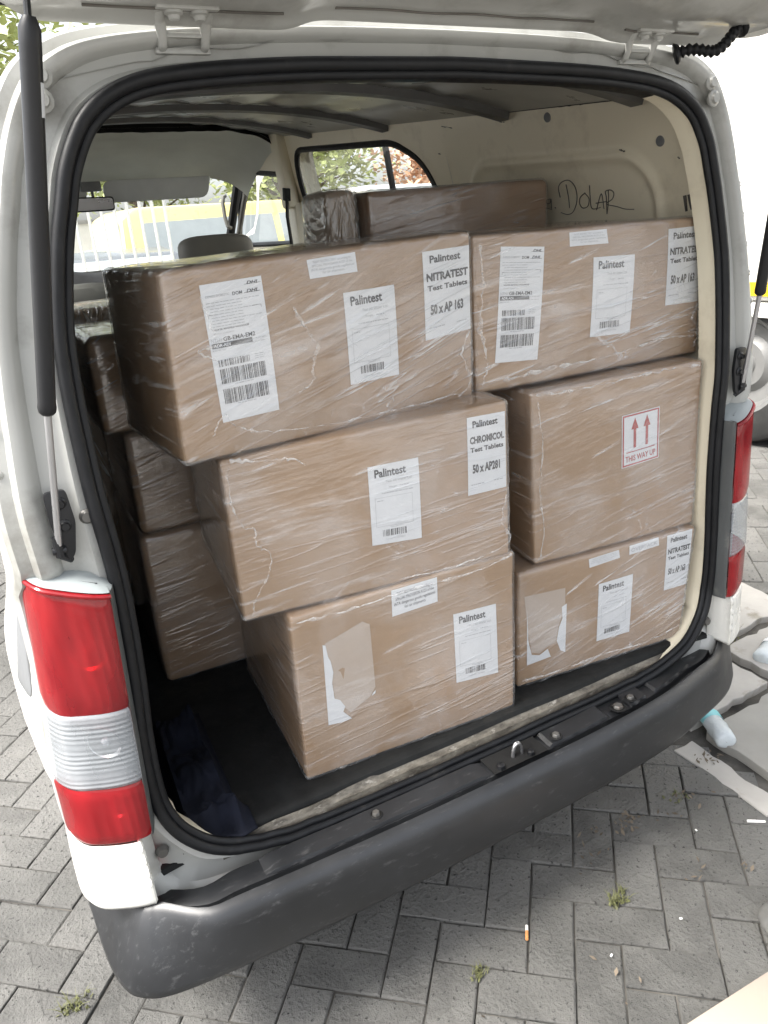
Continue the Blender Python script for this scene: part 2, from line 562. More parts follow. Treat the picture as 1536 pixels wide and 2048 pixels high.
def round_poly(poly, r, n=5):
    out = []
    L = len(poly)
    for i in range(L):
        p = Vector(poly[i]); a = Vector(poly[i - 1]) - p; b = Vector(poly[(i + 1) % L]) - p
        rr = min(r, a.length * .45, b.length * .45)
        s, e = p + a.normalized() * rr, p + b.normalized() * rr
        for k in range(n + 1):
            t = k / n
            q = s * (1 - t) ** 2 + p * 2 * t * (1 - t) + e * t * t
            out.append((q.x, q.y))
    return out
def sheet(mb, outer, holes, fn, step):
    """triangulated sheet with holes in a 2-D domain, mapped by fn"""
    def dens(poly):
        o = []
        for i in range(len(poly)):
            a, b = Vector(poly[i]), Vector(poly[(i + 1) % len(poly)])
            k = max(1, int((b - a).length / (step * 1.5)))
            for j in range(k): o.append(a.lerp(b, j / k))
        return o
    pts, edges = [], []
    for poly in [outer] + holes:
        d = dens(poly); b = len(pts); pts += d
        edges += [(b + i, b + (i + 1) % len(d)) for i in range(len(d))]
    xs = [p[0] for p in outer]; ys = [p[1] for p in outer]
    x = min(xs) + step * .5
    while x < max(xs):
        y = min(ys) + step * .5
        while y < max(ys):
            if inside((x, y), outer) and not any(inside((x, y), h) for h in holes):
                pts.append(Vector((x, y)))
            y += step
        x += step
    v, e, f, *_ = delaunay_2d_cdt(pts, edges, [], 0, 1e-6)
    keep = []
    for t in f:
        c = sum((v[i] for i in t), Vector((0, 0))) / len(t)
        if inside(c, outer) and not any(inside(c, h) for h in holes): keep.append(tuple(t))
    mb.add([fn(p[0], p[1]) for p in v], keep)

_text = {}
def text_mesh(s, bold=0.0):
    k = (s, bold)
    if k in _text: return _text[k]
    cu = bpy.data.curves.new('glyphs', 'FONT')
    cu.body = s; cu.size = 1.0; cu.resolution_u = 2; cu.offset = bold
    o = bpy.data.objects.new('glyphs', cu)
    COL.objects.link(o)
    dg = bpy.context.evaluated_depsgraph_get()
    me = bpy.data.meshes.new_from_object(o.evaluated_get(dg))
    bm = bmesh.new(); bm.from_mesh(me); bmesh.ops.triangulate(bm, faces=bm.faces)
    vs = [(v.co.x, v.co.y) for v in bm.verts]
    fs = [tuple(v.index for v in f.verts) for f in bm.faces]
    bm.free()
    bpy.data.objects.remove(o); bpy.data.curves.remove(cu); bpy.data.meshes.remove(me)
    x0 = min(v[0] for v in vs); x1 = max(v[0] for v in vs)
    _text[k] = (vs, fs, x0, x1)
    return _text[k]

# ------------------------------------------------------------------ the setting: ground and sky backdrop pieces
def struct(name, mb, mat, **kw):
    o = mb.build(name, mat, None, **kw)
    o['kind'] = 'structure'
    return o
struct('ground', MB().add([(-120, -120, -H - .05), (120, -120, -H - .05), (120, 160, -H - .05), (-120, 160, -H - .05)], [(0, 1, 2, 3)]), M['asphalt'])
paving = struct('pavement', MB().add([(-7, -4, -H - .007), (9, -4, -H - .007), (9, 12, -H - .007), (-7, 12, -H - .007)], [(0, 1, 2, 3)]), M['joint'])

# herringbone pavers
U_ = .1027
th = R(-40.5)
eu = Vector((math.cos(th), math.sin(th), 0)); ev = Vector((-math.sin(th), math.cos(th), 0))
P0 = Vector((0.0631, -0.0360, 0))            # corner of one paver
def paver_mesh(k):
    rnd = random.Random(k)
    g = .0012 + .0014 * rnd.random()
    L2, W2, c = U_ - g, U_ / 2 - g, .003
    mb = MB()
    zt, zc, zb = 0.0, -.003, -.04
    def ring(l, ww, z, j):
        return [(sx * l + rnd.uniform(-j, j), sy * ww + rnd.uniform(-j, j), z + rnd.uniform(-j, j) * .5) for sx, sy in ((-1, -1), (0, -1), (1, -1), (1, 0), (1, 1), (0, 1), (-1, 1), (-1, 0))]
    mb.v = [Vector(p) for p in ring(L2 - c, W2 - c, zt, .0014) + ring(L2, W2, zc, .0009) + ring(L2, W2, zb, 0)]
    mb.f = [tuple(range(8))]
    for r in (0, 8):
        for i in range(8):
            mb.f.append((r + i, r + 8 + i, r + 8 + (i + 1) % 8, r + (i + 1) % 8))
    me = bpy.data.meshes.new('paver')
    me.from_pydata(mb.v, [], mb.f)
    bm = bmesh.new(); bm.from_mesh(me); bmesh.ops.recalc_face_normals(bm, faces=bm.faces); bm.to_mesh(me); bm.free()
    me.materials.append(M['paver'])
    return me
PM = [paver_mesh(k) for k in range(6)]
fpx = 1500.0
camp = Vector((-0.79852, -1.12705, H))
def to_px(p):
    d = Vector(p) - camp
    z = d.dot(ax_f)
    if z < .05: return None
    return (768 + fpx * d.dot(ax_r) / z, 1024 + fpx * d.dot(ax_d) / z, z)
VAN_POLY = [(20, 1450), (142, 1775), (200, 1930), (260, 2003), (300, 2007), (500, 1930), (768, 1805), (1000, 1680), (1310, 1510), (1440, 1390), (1485, 1250), (1500, 1150), (1505, 840), (1480, 600), (1470, 300), (900, 0), (0, 0), (0, 1370)]
spots = []
for a in range(-60, 61):
    for b in range(-60, 61):
        ox, oy = a + 2 * b, -a + 2 * b
        for kind in (0, 1):
            cx, cy = (ox + 1, oy + .5) if kind == 0 else (ox + 2.5, oy + 1)
            c = P0 + eu * (cx * U_) + ev * (cy * U_)
            if -6.5 < c.x < 8.5 and -3.0 < c.y < 11.5:
                spots.append((c, kind))
def in_slab(c):
    return .84 < c.x < 1.80 and -.62 < c.y < 1.15
vis, rest = [], []
for c, kind in spots:
    if in_slab(c): continue
    q = to_px(c)
    if q and -60 < q[0] < 1600 and -60 < q[1] < 2110 and not inside((q[0], q[1]), VAN_POLY):
        vis.append((q[2], c, kind))
    elif c.length < 9:
        rest.append((c, kind))
vis.sort(key=lambda t: t[0])
rng = random.Random(3)
for i, (z, c, kind) in enumerate(vis):
    if i >= 300:
        rest.append((c, kind)); continue
    o = bpy.data.objects.new('paver', PM[rng.randrange(6)])
    COL.objects.link(o)
    o.parent = paving
    o.location = (c.x, c.y, rng.uniform(-.004, .003))
    o.rotation_euler = (rng.uniform(-.012, .012), rng.uniform(-.012, .012), th + (math.pi / 2 if kind else 0) + (math.pi if rng.random() < .5 else 0))
mb = MB()
for c, kind in rest:
    me = PM[rng.randrange(6)]
    rt = Matrix.Rotation(th + (math.pi / 2 if kind else 0), 3, 'Z')
    dz = rng.uniform(-.003, .003) - H
    b = len(mb.v)
    mb.v += [rt @ v.co + Vector((c.x, c.y, dz)) for v in me.vertices]
    mb.f += [tuple(i + b for i in p.vertices) for p in me.polygons]
me = bpy.data.meshes.new('distant_pavers')
me.from_pydata([v + Vector((0, 0, H)) for v in mb.v], [], mb.f)
me.materials.append(M['paver'])
o = bpy.data.objects.new('distant_pavers', me); COL.objects.link(o); o.parent = paving; o['kind'] = 'stuff'

# concrete slabs and the pale edging strip beside the van
slab_base = struct('kerb', MB().add([(.80, -.66, -H - .008), (1.84, -.66, -H - .008), (1.84, 1.19, -H - .008), (.80, 1.19, -H - .008)], [(0, 1, 2, 3)]), M['joint'])
rng = random.Random(11)
def slab(x0, y0, x1, y1, z=.02, mat='concrete', name='slab', skew=0):
    j = lambda: rng.uniform(-.008, .008)
    top = [(x0 + .008 + j(), y0 + .008 + j()), (x1 - .008 + j(), y0 + .008 + j() + skew), (x1 - .008 + j(), y1 - .008 + j() + skew), (x0 + .008 + j(), y1 - .008 + j())]
    q = []
    for i in range(4):
        a_, b_ = Vector(top[i]), Vector(top[(i + 1) % 4])
        nn = max(2, int((b_ - a_).length / .035))
        for k in range(nn):
            p = a_.lerp(b_, k / nn)
            c_ = sum((Vector(t_) for t_ in top), Vector((0, 0))) / 4
            p += (c_ - p).normalized() * abs(noise.noise(Vector((p.x * 16, p.y * 16, z * 99)))) * (.030 if k else .05)
            q.append((p.x, p.y))
    top = q
    mbx = MB().prism(top, lambda p, d: Vector((p[0], p[1], d)), -H - .05, -H + z)
    return mbx.build(name, M[mat], slab_base, bevel=.003, smooth=15)
for (x0, y0, x1, y1, z, mt) in ((.85, -.62, 1.22, -.26, .016, 'concrete'), (.86, -.25, 1.40, .155, .022, 'concrete'), (1.42, -.3, 1.80, .16, .014, 'concrete'), (1.23, -.62, 1.80, -.31, .012, 'concrete'),
                            (.86, .17, 1.27, .46, .020, 'pale_concrete'), (1.285, .18, 1.80, .43, .024, 'pale_concrete'), (1.30, .45, 1.80, .72, .020, 'pale_concrete'), (.86, .48, 1.28, .80, .014, 'concrete'),
                            (.86, .82, 1.3, 1.14, .012, 'concrete'), (1.32, .74, 1.8, 1.14, .014, 'pale_concrete')):
    slab(x0, y0, x1, y1, z, mt, skew=.02)
for (y0, y1) in ((-.62, -.20), (-.19, .16), (.17, .62), (.63, 1.12)):
    slab(.745, y0, .835, y1, .004, 'pale_concrete', 'edging_strip')

# ------------------------------------------------------------------ the van
van = thing('cargo_van', (0, 1.8, 0), 'white cargo van seen from behind, its tailgate raised over a load of wrapped cartons', 'van')

def Yz(z):
    return interp(z, (-1.115, -.95, -.4, -.1, .1, .24), (.02, .045, .045, .07, .08, .09))
OPEN = [(0, -1.125), (.30, -1.122), (.47, -1.115), (.56, -1.098), (.63, -1.07), (.68, -1.02), (.705, -.965), (.712, -.9), (.71, -.8), (.702, -.7), (.697, -.6), (.695, -.48), (.70, -.36), (.70, -.25), (.697, -.17), (.69, -.1), (.668, 0), (.65, .06), (.637, .1), (.617, .138), (.596, .165), (.563, .189), (.52, .207), (.46, .219), (.36, .228), (.2, .235), (0, .238)]
OUT = [(0, -1.22), (.3, -1.22), (.5, -1.22), (.62, -1.22), (.75, -1.21), (.79, -1.13), (.845, -1.03), (.858, -.92), (.850, -.8), (.842, -.7), (.838, -.6), (.836, -.48), (.838, -.36), (.826, -.25), (.815, -.17), (.803, -.1), (.778, 0), (.760, .06), (.745, .11), (.722, .17), (.69, .225), (.655, .255), (.60, .278), (.5, .293), (.37, .302), (.2, .308), (0, .31)]
half = catmull([a + b for a, b in zip(OPEN, OUT)], 5)
ring = half + [(-x, z, -X, Z) for (x, z, X, Z) in half[-2:0:-1]]        # closed: bottom centre, right, top, left
PROF = [(.0, .0), (.10, -.006), (.17, -.008), (.24, .004), (.50, .006), (.57, -.008), (.66, -.013), (.74, -.012), (.80, .002), (.93, .004), (.985, .016), (1.0, .05), (1.0, .12)]
mb = MB()
vs, fs = [], []
for (x, z, X, Z) in ring:
    for (t, dy) in PROF:
        px, pz = x + (X - x) * t, z + (Z - z) * t
        zone = max(0, min(1, (pz + 1.13) / .12)) * max(0, min(1, (-.475 - pz) / .02)) * max(0, min(1, (t - .28) / .1))
        vs.append((px - .012 * zone * (t > .9), Yz(min(.24, max(-1.1, z))) + dy + .012 + .034 * zone, pz))
n, k = len(ring), len(PROF)
for i in range(n):
    for j in range(k - 1):
        fs.append((i * k + j, ((i + 1) % n) * k + j, ((i + 1) % n) * k + j + 1, i * k + j + 1))
mb.add(vs, fs)
frame = mb.build('rear_frame', M['frame_paint'], van, smooth=50)
# spot-weld dimples and a few bolts down the drip flange
mb = MB()
for sx in (-1, 1):
    for zz in frange(-.30, .02, 5) :
        X = interp(zz, [p[1] for p in OUT[5:]], [p[0] for p in OUT[5:]]) - .012
        mb.lathe([(-.001, .0015), (.0012, .006), (.003, .007)], (sx * X, Yz(zz) + .012, zz), 'Y', 10)
mb.build('weld_dimple', M['frame_paint'], frame, kind='stuff')

# inner return flange of the opening
mb = MB(); vs, fs = [], []
FL = [(.0, .006), (.010, .010), (.014, .030), (.014, .055), (.05, .072)]
for (x, z, X, Z) in ring:
    d = Vector((x - X, z - Z)).normalized()
    for (t, dy) in FL:
        tt = t if not (t == .05) else -.03
        s_ = 1 if z > -1.0 else .45
        vs.append((x + d.x * tt * s_, Yz(z) + dy, z + d.y * tt * s_))
k = len(FL)
ft = []
for i in range(n):
    for j in range(k - 1):
        (ft if ring[i][1] > .205 else fs).append((i * k + j, ((i + 1) % n) * k + j, ((i + 1) % n) * k + j + 1, i * k + j + 1))
MB().add(vs, fs).build('opening_flange', M['cream_wall'], van, smooth=50)
MB().add(vs, ft).build('header_trim', M['black_rubber'], van, smooth=50)

# weatherstrip: a hollow bulb plus a clamp lip
def rubber(name, r, dn, dy, sq, lipcut=False, flat=None):
    pts = []
    vs, fs = [], []
    K = 12
    for i, (x, z, X, Z) in enumerate(ring):
        x2, z2 = ring[(i + 1) % n][:2]; x0, z0 = ring[i - 1][:2]
        tg = Vector((x2 - x0, z2 - z0)).normalized()
        nn = Vector((tg.y, -tg.x))                       # outward in the opening's plane
        wob = noise.noise(Vector((x * 7, z * 7, 3))) * .0016
        low = max(0, min(1, (-1.04 - z) / .06))
        if low and abs(x) < .62:                         # the lower run is squashed and torn
            wob += noise.noise(Vector((x * 26, 1, 9))) * .004 * low
            rr = r * (1 - .25 * low * abs(noise.noise(Vector((x * 12, 4, 2)))))
        else:
            rr = r
        c = Vector((x, z)) + nn * (dn + wob)
        for q in range(K):
            a = 2 * math.pi * q / K
            o_ = nn * (math.cos(a) * rr * sq)
            vs.append((c.x + o_.x, Yz(z) + dy + math.sin(a) * rr, c.y + o_.y))
    for i in range(n):
        for q in range(K):
            fs.append((i * K + q, i * K + (q + 1) % K, ((i + 1) % n) * K + (q + 1) % K, ((i + 1) % n) * K + q))
    return MB().add(vs, fs).build(name, M['black_rubber'], van, smooth=80)
seal = rubber('weatherstrip', .0105, .0035, -.004, 1.0)
r2 = rubber('seal_lip', .0075, -.0105, .002, 1.05)
r2.parent = seal; 
r2.data.transform(Matrix.Identity(4))

# floor, sill, inner walls
def ridge(Y):
    return .225 + .083 * (Y - .25)
def Xin(z, Y=1.0):
    return interp(z, (-1.12, -.1, .05, .15, .25, .5), (.738, .738, .716, .692, .665, .625))
mb = MB()
mb.grid(lambda u, v: Vector((u, v, -1.075 + .004 * noise.noise(Vector((u * 5, v * 5, 0))) - (.014 if v < .048 else (.004 if v < .055 else 0)) - max(0, (abs(u) - .60)) * .12)), frange(-.735, .735, 30), [.046, .050, .058, .07] + frange(.10, 2.5, 24))
mb.build('floor_mat', M['floor_mat'], van)
mb = MB()
def sillf(u, v):
    x = u
    wdt = .006 + .014 * max(0, min(1, (x + .45) / .3)) + .004 * noise.noise(Vector((x * 6, 2, 0)))
    edge = noise.noise(Vector((x * 11, 3, 7))) * .004 + noise.noise(Vector((x * 45, 3, 7))) * .0015
    t = min(1, v / .8)
    y = .034 + (wdt + edge) * (1 - t) - .003 * max(0, v - .8) / .2
    z = -1.098 + .015 * (1 - t) ** 1.5 - .016 * max(0, v - .8) / .2 + noise.noise(Vector((x * 30, v * 3, 1))) * .0012
    return Vector((x, y, z))
mb.grid(sillf, frange(-.62, .60, 160), [0, .2, .4, .6, .8, .9, 1])
mb.build('worn_sill', M['sill'], van)
mb = MB()
for x in (-.30, .02, .42):
    mb.lathe([(.002, .0001), (.002, .008), (0, .010), (-.004, .010)], (x * 1.1, .10, -1.071), 'Z', 12)
mb.each('floor_stud', M['zinc'], van)

WIN_S = round_poly([(2.37, -.16), (2.40, .16), (2.35, .338), (1.46, .266), (1.30, .19), (1.23, .05), (1.22, -.16)], .07)
WIN_F = round_poly([(2.57, -.06), (2.57, .255), (3.02, .305), (3.22, .25), (3.52, .0), (3.52, -.06)], .05)
def bead(Y, z):
    # raised rounded panel pressed into the side wall
    cx, cz, hx, hz, r = .665, -.10, .385, .225, .12
    qx, qz = abs(Y - cx) - hx + r, abs(z - cz - .026 * (Y - cx) * 2.2) - hz + r
    d = math.hypot(max(qx, 0), max(qz, 0)) + min(max(qx, qz), 0) - r
    return .011 * math.exp(-(d / .012) ** 2)
def wall(sx, holes, mat, detail):
    outer = [(.095, -1.10), (3.6, -1.10), (3.6, -.06), (3.5, .05), (3.05, .35), (2.9, .42), (2.5, ridge(2.5))] + [(Y, ridge(Y)) for Y in frange(2.3, .3, 8)] + [(.2, .215), (.14, .195), (.095, .15)]
    mb = MB()
    if detail:
        sheet(mb, [(.095, -.36), (1.15, -.36), (1.15, ridge(1.15)), (.9, ridge(.9)), (.6, ridge(.6)), (.3, ridge(.3)), (.2, .215), (.14, .195), (.095, .15)], [], lambda Y, z: Vector((sx * (Xin(z, Y) - bead(Y, z) + .003 * noise.noise(Vector((Y * 5, z * 5, 0)))), Y, z)), .0085)
        lower = [(.095, -1.10), (3.6, -1.10), (3.6, -.06), (3.5, .05), (3.05, .35), (2.9, .42), (2.5, ridge(2.5)), (2.0, ridge(2.0)), (1.5, ridge(1.5)), (1.15, ridge(1.15)), (1.15, -.36), (.095, -.36)]
        sheet(mb, lower, holes, lambda Y, z: Vector((sx * Xin(z, Y), Y, z)), .06)
    else:
        sheet(mb, outer, holes, lambda Y, z: Vector((sx * Xin(z, Y), Y, z)), .06)
    return mb.build('inner_side_wall', mat, van, smooth=60)
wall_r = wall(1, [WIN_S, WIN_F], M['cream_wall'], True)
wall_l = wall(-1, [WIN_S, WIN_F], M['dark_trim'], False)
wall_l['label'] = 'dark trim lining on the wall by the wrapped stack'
# plugs and marker writing on the cream wall
mb = MB()
def wpt(px, py, X=None, off=.002):
    d = ax_r * (px - 768) + ax_d * (py - 1024) + ax_f * fpx
    X = .70
    for _ in range(8):
        t = (X + .79852) / d.x
        p = Vector((-.79852, -1.12705, 0)) + d * t
        X = Xin(p.z) - bead(p.y, p.z) - off
    return p
for (px, py) in ((1094, 234), (1320, 281)):
    p = wpt(px, py)
    mb.lathe([(-.004, .0001), (-.003, .010), (.001, .013), (.004, .013)], p, 'X', 16)
mb.each('wall_plug', M['grey_plastic'], wall_r)
c2 = lambda x, y: (768 + x / 2, y / 2)
STROKES = [[(705, 790), (698, 750), (712, 728), (740, 722), (765, 750), (772, 800), (758, 845), (735, 858), (708, 850)], [(728, 738), (738, 790), (742, 832)],
           [(804, 772), (785, 790), (783, 815), (795, 832), (815, 825), (820, 795), (804, 774)], [(822, 742), (825, 790), (832, 834), (866, 830)],
           [(850, 840), (869, 775), (880, 836)], [(848, 813), (892, 806)], [(892, 856), (889, 790), (886, 766), (905, 760), (919, 772), (913, 796), (890, 816), (930, 826), (965, 836), (1000, 837)], [(897, 762), (898, 800), (893, 852)],
           [(664, 796), (652, 800), (652, 814), (664, 812), (668, 796), (670, 834)], [(684, 830), (687, 833)], [(650, 832), (672, 838)],
           [(1203, 782), (1206, 812), (1210, 845)], [(1220, 778), (1224, 808), (1231, 838)], [(1254, 846), (1264, 852), (1258, 858), (1268, 858)]]
mb = MB(); mb_t = MB()
for s_ in STROKES:
    pts = [wpt(*c2(*q)) for q in s_]
    rad = .0038 if s_[0][0] > 1100 and s_[0][0] < 1240 else .0013
    pts = [Vector(q) for q in catmull([tuple(p) for p in pts], 5)]
    (mb_t if s_[0][0] > 1100 else mb).tube(pts, [rad * (1.1 - .4 * i / len(pts)) for i in range(len(pts))], 6)
mb.build('marker_writing', M['marker'], wall_r)
mb_t.build('tally_writing', M['marker'], wall_r)
# scuffs: chips along the ridge
mb = MB()
for (x0, y0, x1, y1) in ((822, 410, 938, 392), (690, 428, 800, 414), (228, 505, 272, 512), (462, 489, 480, 489), (940, 598, 962, 606), (1174, 628, 1182, 634), (216, 614, 228, 618)):
    a, b = wpt(*c2(x0, y0)), wpt(*c2(x1, y1))
    pts = [a.lerp(b, i / 8) + Vector((0, 0, .0022 * noise.noise(Vector((i * .9, x0, 0))))) for i in range(9)]
    mb.tube(pts, [.0016 * abs(noise.noise(Vector((i * .8, y0, 5)))) * 3 + .0004 for i in range(9)], 5)
mb.build('paint_chip', M['marker'], wall_r, kind='stuff')

# ceiling, ribs, rails
def ceil_z(x, Y):
    return ridge(Y) - .006 + .075 * max(0, 1 - (abs(x) / .66) ** 2.2)
MB().grid(lambda u, v: Vector((u, v, ceil_z(u, v) + .004 * math.sin(u * 40) * (1 if abs(u) < .5 else 0))), frange(-.668, .668, 60), frange(.10, 2.55, 30)).build('ceiling', M['ceiling'], van)
for (Y, wd, dp) in ((.30, .045, .018), (.80, .050, .022), (1.50, .055, .020), (2.15, .05, .018)):
    mb = MB()
    P = [(-wd / 2, -.002), (-wd / 2 * .8, -dp), (wd / 2 * .8, -dp), (wd / 2, -.002)]
    mb.grid(lambda u, v: Vector((u, Y + P[v][0] + .02 * (1 - abs(u) / .66), ceil_z(u, Y) + P[v][1])), frange(-.655, .655, 40), [0, 1, 2, 3])
    mb.build('roof_rib', M['rib'], van, solid=0)
for sx in (-1, 1):
    mb = MB()
    mb.grid(lambda u, v: Vector((sx * (.672 - .03 * v - .008 * math.sin(v * 3)), u, ridge(u) + .014 - .012 * v + .016 * v * v)), frange(.14, 2.5, 30), frange(0, 1, 5))
    mb.build('roof_rail', M['rib'] if sx < 0 else M['ceiling'], van)
# dark seam under the rail
MB().tube([(.664, Y, ridge(Y) - .002) for Y in frange(.17, 2.45, 30)], .005, 6).build('rail_seam', M['dark_trim'], van)
mb = MB()
for Y in (1.49, 1.53):
    mb.lathe([(-.012, .0001), (-.010, .010), (0, .011), (.004, .004)], (.585, Y, ridge(Y) + .018), 'Z', 10)
mb.each('rib_bolt', M['zinc'], van)

# cab overhead lining, visor, mirror, grab handle
def head(u, v):
    x = u * .655
    Y = 2.50 + .58 * v
    z = .478 - .045 * v - .135 * v ** 2.2 - .11 * abs(u) ** 7 - .02 * (1 - v) ** 8 + .008 * math.exp(-((v - .45) / .03) ** 2) * (1 if abs(u) < .7 else 0)
    return Vector((x, Y, z))
MB().grid(head, frange(-1, 1, 48), frange(0, 1, 24)).build('cab_headliner', M['headliner'], van)
def head_edge(u, v):
    p = head(u, 0)
    lo = p.z - .018 + .006 * noise.noise(Vector((u * 9, 0, 1)))
    hi = max(p.z + .002, ceil_z(min(.66, abs(p.x)), 2.5) + .006)
    return Vector((p.x, p.y - .004 + .02 * v, lo + (hi - lo) * v))
MB().grid(head_edge, frange(-1, 1, 60), frange(0, 1, 3)).build('headliner_edge', M['dark_trim'], van)
for cx, vlab in ((.135, None), (-.45, None)):
    poly = round_poly([(-.255, -.095), (.245, -.095), (.262, -.005), (.25, .0), (-.255, .0)], .04)
    mb = MB().prism(poly, lambda p, d: Vector((cx + p[0], 2.86 + d - p[1] * .3, .285 + p[1])), -.008, .010)
    mb.build('sun_visor', M['grey_vinyl'], van, bevel=.004)
mb = MB().box((-.185, 2.80, .258), (.085, .05, .040)).tube([(-.185, 2.79, .243), (-.19, 2.76, .205)], .007, 8)
mb.build('mirror_stalk', M['grey_plastic'], van, bevel=.006)
poly = round_poly([(-.11, -.030), (.11, -.030), (.112, .030), (-.11, .034)], .015)
MB().prism(poly, lambda p, d: Vector((-.215 + p[0], 2.74 + d, .180 + p[1])), 0, .02).build('rear_view_mirror', M['dark_metal'], van, bevel=.003)
poly = round_poly([(-.103, -.024), (.103, -.024), (.105, .024), (-.103, .028)], .012)
MB().prism(poly, lambda p, d: Vector((-.215 + p[0], 2.736 + d, .180 + p[1])), 0, .003).build('mirror_glass', M['steel'], van)
MB().tube([(.60, 3.30, .21), (.585, 3.29, .205), (.575, 3.285, .17), (.575, 3.28, .10), (.585, 3.28, .05), (.605, 3.29, .04)], .011, 8).build('grab_handle', M['headrest'], van)
# pillars
for sx in (-1, 1):
    MB().tube([(sx * .625, 3.06, .33), (sx * .645, 3.25, .20), (sx * .67, 3.55, -.02), (sx * .68, 3.68, -.13)], .026, 8).build('windscreen_pillar', M['dark_metal'], van)
    MB().tube([(sx * .655, 2.98, .31), (sx * .675, 3.22, .16), (sx * .70, 3.52, -.06)], .016, 8).build('pillar_trim', M['headrest'], van)
    pts = [(p[0], p[1]) for p in WIN_F]
    MB().tube([(sx * (Xin(z) + .004), Y, z) for Y, z in pts + pts[:1]], .014, 8, cap=False).build('window_rubber', M['black_rubber'], van)
MB().tube([(Xin(z) + .004, Y, z) for Y, z in WIN_S + WIN_S[:1]], .013, 8, cap=False).build('window_rubber', M['black_rubber'], van)
MB().box((.735, 1.60, .06), (.012, .028, .46), (0, -.14, 0)).build('window_divider', M['black_rubber'], van)
mb = MB().box((.642, 2.48, .27), (.06, .10, .34), (0, -.1, 0)).box((.685, 2.48, -.25), (.06, .11, .75))
mb.build('centre_pillar', M['cream_wall'], van, bevel=.015)
mb = MB().box((.625, 2.44, .16), (.028, .035, .055), (.2, 0, 0)).tube([(.62, 2.43, .14), (.60, 2.40, .06), (.59, 2.36, -.05), (.57, 2.33, -.2)], .008, 6, sq=2.6)
mb.build('seat_belt', M['dark_trim'], van, bevel=.003)
# glazing
def pane(poly, sx, name='window_pane'):
    mb = MB(); sheet(mb, poly, [], lambda Y, z: Vector((sx * (Xin(z) + .028), Y, z)), .2)
    mb.build(name, M['glass'], van)
pane(WIN_S, 1); pane(WIN_S, -1); pane(WIN_F, 1); pane(WIN_F, -1)  # left sliding window mirrors the right; unseen, added to let sun inside
MB().grid(lambda u, v: Vector((u * (.62 + .055 * v), 3.08 + .62 * v + .10 * (1 - u * u), .315 - .45 * v)), frange(-1, 1, 16), frange(0, 1, 6)).build('windscreen', M['glass'], van)
# dashboard, wheel, seats
mb = MB().grid(lambda u, v: Vector((u * .70, 3.02 + .80 * v, -.30 + .19 * min(1, v * 3) - .02 * v + .015 * math.sin(u * 9))), frange(-1, 1, 24), frange(0, 1, 10)).box((0, 3.2, -.6), (1.38, .36, .55))
mb.build('dashboard', M['dark_trim'], van)
def torus(c, Rr, r, tilt, nn=28):
    return [Vector(c) + Matrix.Rotation(tilt, 3, 'X') @ Vector((Rr * math.cos(t), Rr * math.sin(t), 0)) for t in frange(0, 2 * math.pi, nn)]
mb = MB().tube(torus((.36, 2.86, -.20), .185, .015, R(60)), .014, 8, cap=False).box((.36, 2.86, -.2), (.33, .05, .03), (R(60), 0, 0)).tube([(.36, 2.86, -.2), (.36, 3.1, -.34)], .025, 8)
mb.build('steering_wheel', M['dark_trim'], van)
def seat(cx, hr=True):
    mb = MB()
    def cushion(c, sz, rot, p=4):
        vs = []
        us = frange(-math.pi / 2, math.pi / 2, 12); vs_ = frange(-math.pi, math.pi, 24)
        rt = Matrix.Rotation(rot, 3, 'X')
        sp = lambda t: math.copysign(abs(t) ** (2 / p), t)
        mb.grid(lambda a, b: Vector(c) + rt @ Vector((sp(math.cos(b)) * sp(math.cos(a)) * sz[0], sp(math.sin(b)) * sp(math.cos(a)) * sz[1], sp(math.sin(a)) * sz[2])), vs_, us, True) if False else mb.grid(lambda b, a: Vector(c) + rt @ Vector((sp(math.cos(b)) * sp(math.cos(a)) * sz[0], sp(math.sin(b)) * sp(math.cos(a)) * sz[1], sp(math.sin(a)) * sz[2])), vs_, us)
    cushion((cx, 2.06, -.46), (.25, .075, .34), R(12))
    cushion((cx, 2.32, -.72), (.25, .28, .09), R(6))
    sb = mb.build('seat', M['seat'], van)
    if not hr: return
    mb = MB()
    sp = lambda t: math.copysign(abs(t) ** .55, t)
    mb.grid(lambda b, a: Vector((cx + sp(math.cos(b)) * sp(math.cos(a)) * .150, 1.98 + sp(math.sin(b)) * sp(math.cos(a)) * .055, -.058 + sp(math.sin(a)) * .068)), frange(-math.pi, math.pi, 28), frange(-math.pi / 2, math.pi / 2, 14))
    mb.build('headrest', M['headrest'], sb)
seat(.115); seat(-.46, False)

# outer skin
def lift(z, Y):
    return .083 * max(0, Y - .15) * max(0, min(1, (z + .2) / .3))
oz = [p[1] for p in OUT[4:]]; ox = [p[0] for p in OUT[4:]]
def Xout(z, Y):
    base = interp(z - lift(z, Y) if z > 0 else z, oz, ox)
    flare = .030 * math.exp(-((math.hypot(Y - .68, z + 1.25) - .38) / .10) ** 2) * (1 if z < -.8 or True else 0)
    swell = .028 * max(0, min(1, (Y - .16) / .5)) * (1 if z < -.3 else 0)
    return base + flare + swell * max(0, min(1, (-z - .3) / .3))
def arch(cy, r=.375, a0=-8, a1=188, n=18):
    return [(cy + r * math.cos(R(a)), -1.25 + r * math.sin(R(a))) for a in frange(a1, a0, n)]
def side(sx, holes):
    outer = [(.165, -1.27)] + [p for p in arch(.68) if p[0] > .17] + [p for p in arch(3.40)] + [(4.05, -1.27), (4.08, -.6), (3.95, -.2), (3.55, .0), (3.08, .42), (2.9, .48)] + [(Y, .17 + lift(.2, Y)) for Y in frange(2.6, .165, 8)]
    mb = MB()
    hs2 = [[(p[0], p[1]) for p in h] for h in holes]
    sheet(mb, outer, hs2, lambda Y, z: Vector((sx * Xout(z, Y), Y, z)), .035)
    o = mb.build('body_side', M['white_paint'], van, smooth=60)
    return o
